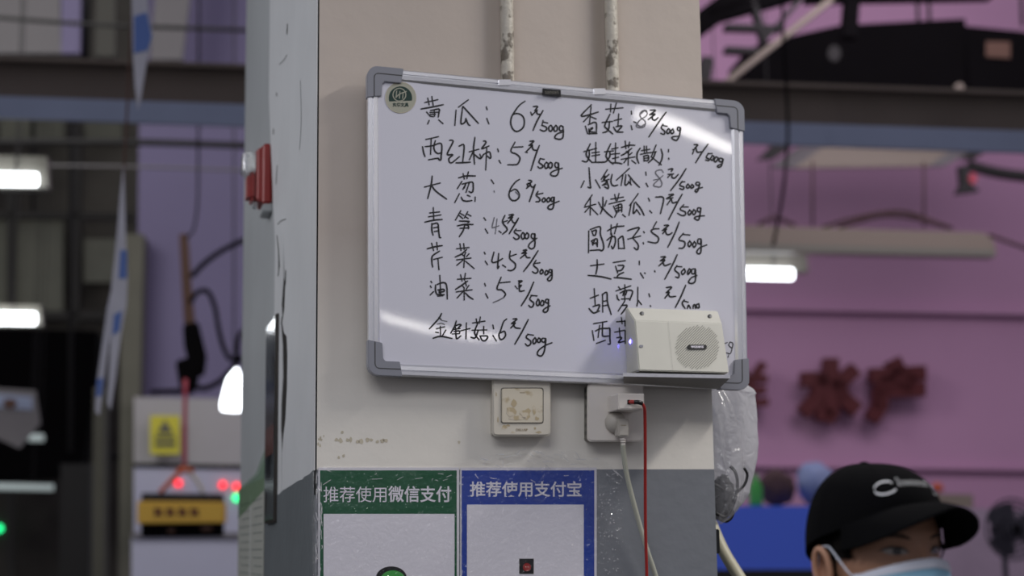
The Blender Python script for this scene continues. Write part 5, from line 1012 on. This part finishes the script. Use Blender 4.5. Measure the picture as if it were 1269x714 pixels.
# cap
def rimz(a):   # a: angle from forward
    return .020 + .026 * math.cos(a) + .015 * math.cos(a) ** 3
def crown(a, t):
    """t 0 rim .. 1 top button"""
    rx, ry = .0905, .1065 if math.cos(a) < 0 else .104
    z0 = rimz(a); zt = .1215; ph = t * math.pi / 2
    kx = max(0, math.cos(ph)) ** .82; kz = math.sin(ph) ** .95
    x = math.sin(a) * rx * kx; y = -.012 + math.cos(a) * ry * kx
    if math.cos(a) > 0: y += .010 * math.cos(a) * math.sin(math.pi * min(1, t * 1.2)) * .2
    y -= .016 * t ** 1.2
    return Vector((x, y, EZ + z0 + (zt - z0) * kz))
bm = NB(); NA, NTT = 72, 22; g = []
for j in range(NTT + 1):
    g.append([bm.verts.new(crown(2 * math.pi * k / NA, j / NTT * .995) * 1) for k in range(NA)])
for k in range(NA):
    a = 2 * math.pi * k / NA
    for j in range(NTT + 1):
        if k % 12 == 6:    # panel seams
            c0 = Vector((0, -.012, EZ + .03)); v = g[j][k]; v.co += (v.co - c0).normalized() * .0011
for j in range(NTT):
    for k in range(NA): bm.faces.new((g[j][k], g[j][(k + 1) % NA], g[j + 1][(k + 1) % NA], g[j + 1][k]))
bm.faces.new(g[-1])
cp = pf('cap_crown', bm, MT['capc'])
bm = NB(); lathe(bm, crown(0, .995) + Vector((0, -.003, -.002)), (0, 0, 1), [(.008, 0), (.007, .004), (.002, .006)], 14); fin('cap_button', bm, MT['capc'], cp, smooth=True, local=True)
bm = NB(); NBk, NBr = 30, 10; up = []; dn = []
def brim(s, r):
    """s -1..1 across, r 0..1 outwards"""
    a = s * math.radians(66); root = crown(a, 0.02)
    L_ = .086 * (1 - abs(s) ** 2.6) ** .55 if abs(s) < 1 else 0
    z_tip = EZ + .058 - .054 * abs(s) ** 1.35
    tip = Vector((root.x * (1.0 + .02), root.y + L_, 0)); p = root.lerp(Vector((tip.x, tip.y, z_tip)), r); p.z += .004 * math.sin(math.pi * r) * (1 - abs(s)); return p
for lst, dz in ((up, .0), (dn, -.0028)):
    for i in range(NBk + 1): lst.append([bm.verts.new(brim(-1 + 2 * i / NBk, j / NBr) + Vector((0, 0, dz))) for j in range(NBr + 1)])
for i in range(NBk):
    for j in range(NBr):
        bm.faces.new((up[i][j], up[i + 1][j], up[i + 1][j + 1], up[i][j + 1])); bm.faces.new((dn[i][j], dn[i][j + 1], dn[i + 1][j + 1], dn[i + 1][j]))
    bm.faces.new((up[i][-1], up[i + 1][-1], dn[i + 1][-1], dn[i][-1]))
pf('cap_brim', bm, MT['capc'])
# embroidered script on the front of the crown (drawn in crown coordinates)
def on_crown(a, t): p = crown(a, t); return p + (p - Vector((0, -.012, EZ + .02))).normalized() * .0012
bm = NB()
def script(pts, w):
    P = catmull([(x, y, 0) for x, y in pts], 5); prev = None; m_ = len(P)
    for i, p in enumerate(P):
        t = (P[min(i + 1, m_ - 1)] - P[max(i - 1, 0)]).normalized(); q_ = Vector((-t.y, t.x, 0)) * w / 2
        vs = [bm.verts.new(on_crown(math.radians(x), y)) for x, y in ((p.x + q_.x * 45, p.y + q_.y), (p.x - q_.x * 45, p.y - q_.y))]
        if prev: bm.faces.new((prev[0], prev[1], vs[1], vs[0]))
        prev = vs
# a: degrees from forward (positive to the pillar side), t: height on crown
script([(19.5, .335), (23, .37), (30, .37), (35.5, .32), (35.5, .25), (30, .205), (23, .205), (18, .235)], .024)
script([(15, .27), (12.5, .38), (14, .41), (14.5, .35), (12.5, .27)], .012)
for k in range(8):
    a0 = 11 - k * 4.0; script([(a0 + .5, .27), (a0, .36), (a0 - 1.5, .275)], .012); script([(a0 - 1.5, .275), (a0 - 2.4, .34), (a0 - 3.4, .27)], .011)
script([(-20, .34), (-22, .38), (-24, .34), (-23, .20), (-27, .19)], .013); script([(-26, .36), (-28, .28), (-30, .34), (-31, .26)], .013)
pf('embroidered_script', bm, MT['embroid'], smooth=False, norm=False)
# face mask
def maskpt(u, v, lift=0):
    zt = -.030 + .020 * (1 - min(1, abs(u) * 1.1) ** 1.5); zb = -.112 + .022 * abs(u) ** 2; z = zt + (zb - zt) * v
    x = .070 * math.sin(u * 1.35) / math.sin(1.35); yf = .117 - .004 * (2 * v - 1) ** 2 - .010 * max(0, v - .55); y = yf - .078 * (1 - math.cos(u * 1.35)) / (1 - math.cos(1.35)) + .0045 * math.exp(-(u / .16) ** 2) * (1 - v)
    y += .0012 * math.sin(v * 26) * (1 - abs(u)) + lift
    return Vector((x, y, EZ + z))
def maskpatch(nm, v0, v1, m, lift=0):
    bm = NB(); U, V = 32, 20; f_ = [[bm.verts.new(maskpt(-1 + 2 * i / U, v0 + (v1 - v0) * j / V, lift)) for i in range(U + 1)] for j in range(V + 1)]
    for j in range(V):
        for i in range(U): bm.faces.new((f_[j][i], f_[j][i + 1], f_[j + 1][i + 1], f_[j + 1][i]))
    return pf(nm, bm, m, norm=False)
maskpatch('face_mask', 0, 1, MT['maskb']); maskpatch('mask_top_band', -.02, .11, MT['maskw'], .0012)
for sx in (1, -1):
    bm = NB(); tube(bm, [maskpt(sx * .99, .06), (sx * .0755, .030, EZ - .024), (sx * .0775, .010, EZ - .006), (sx * .0805, -.006, EZ + .008), (sx * .082, -.024, EZ + .004), (sx * .080, -.030, EZ - .02)], .0013, 6, 5); pf('ear_loop', bm, MT['maskw'])
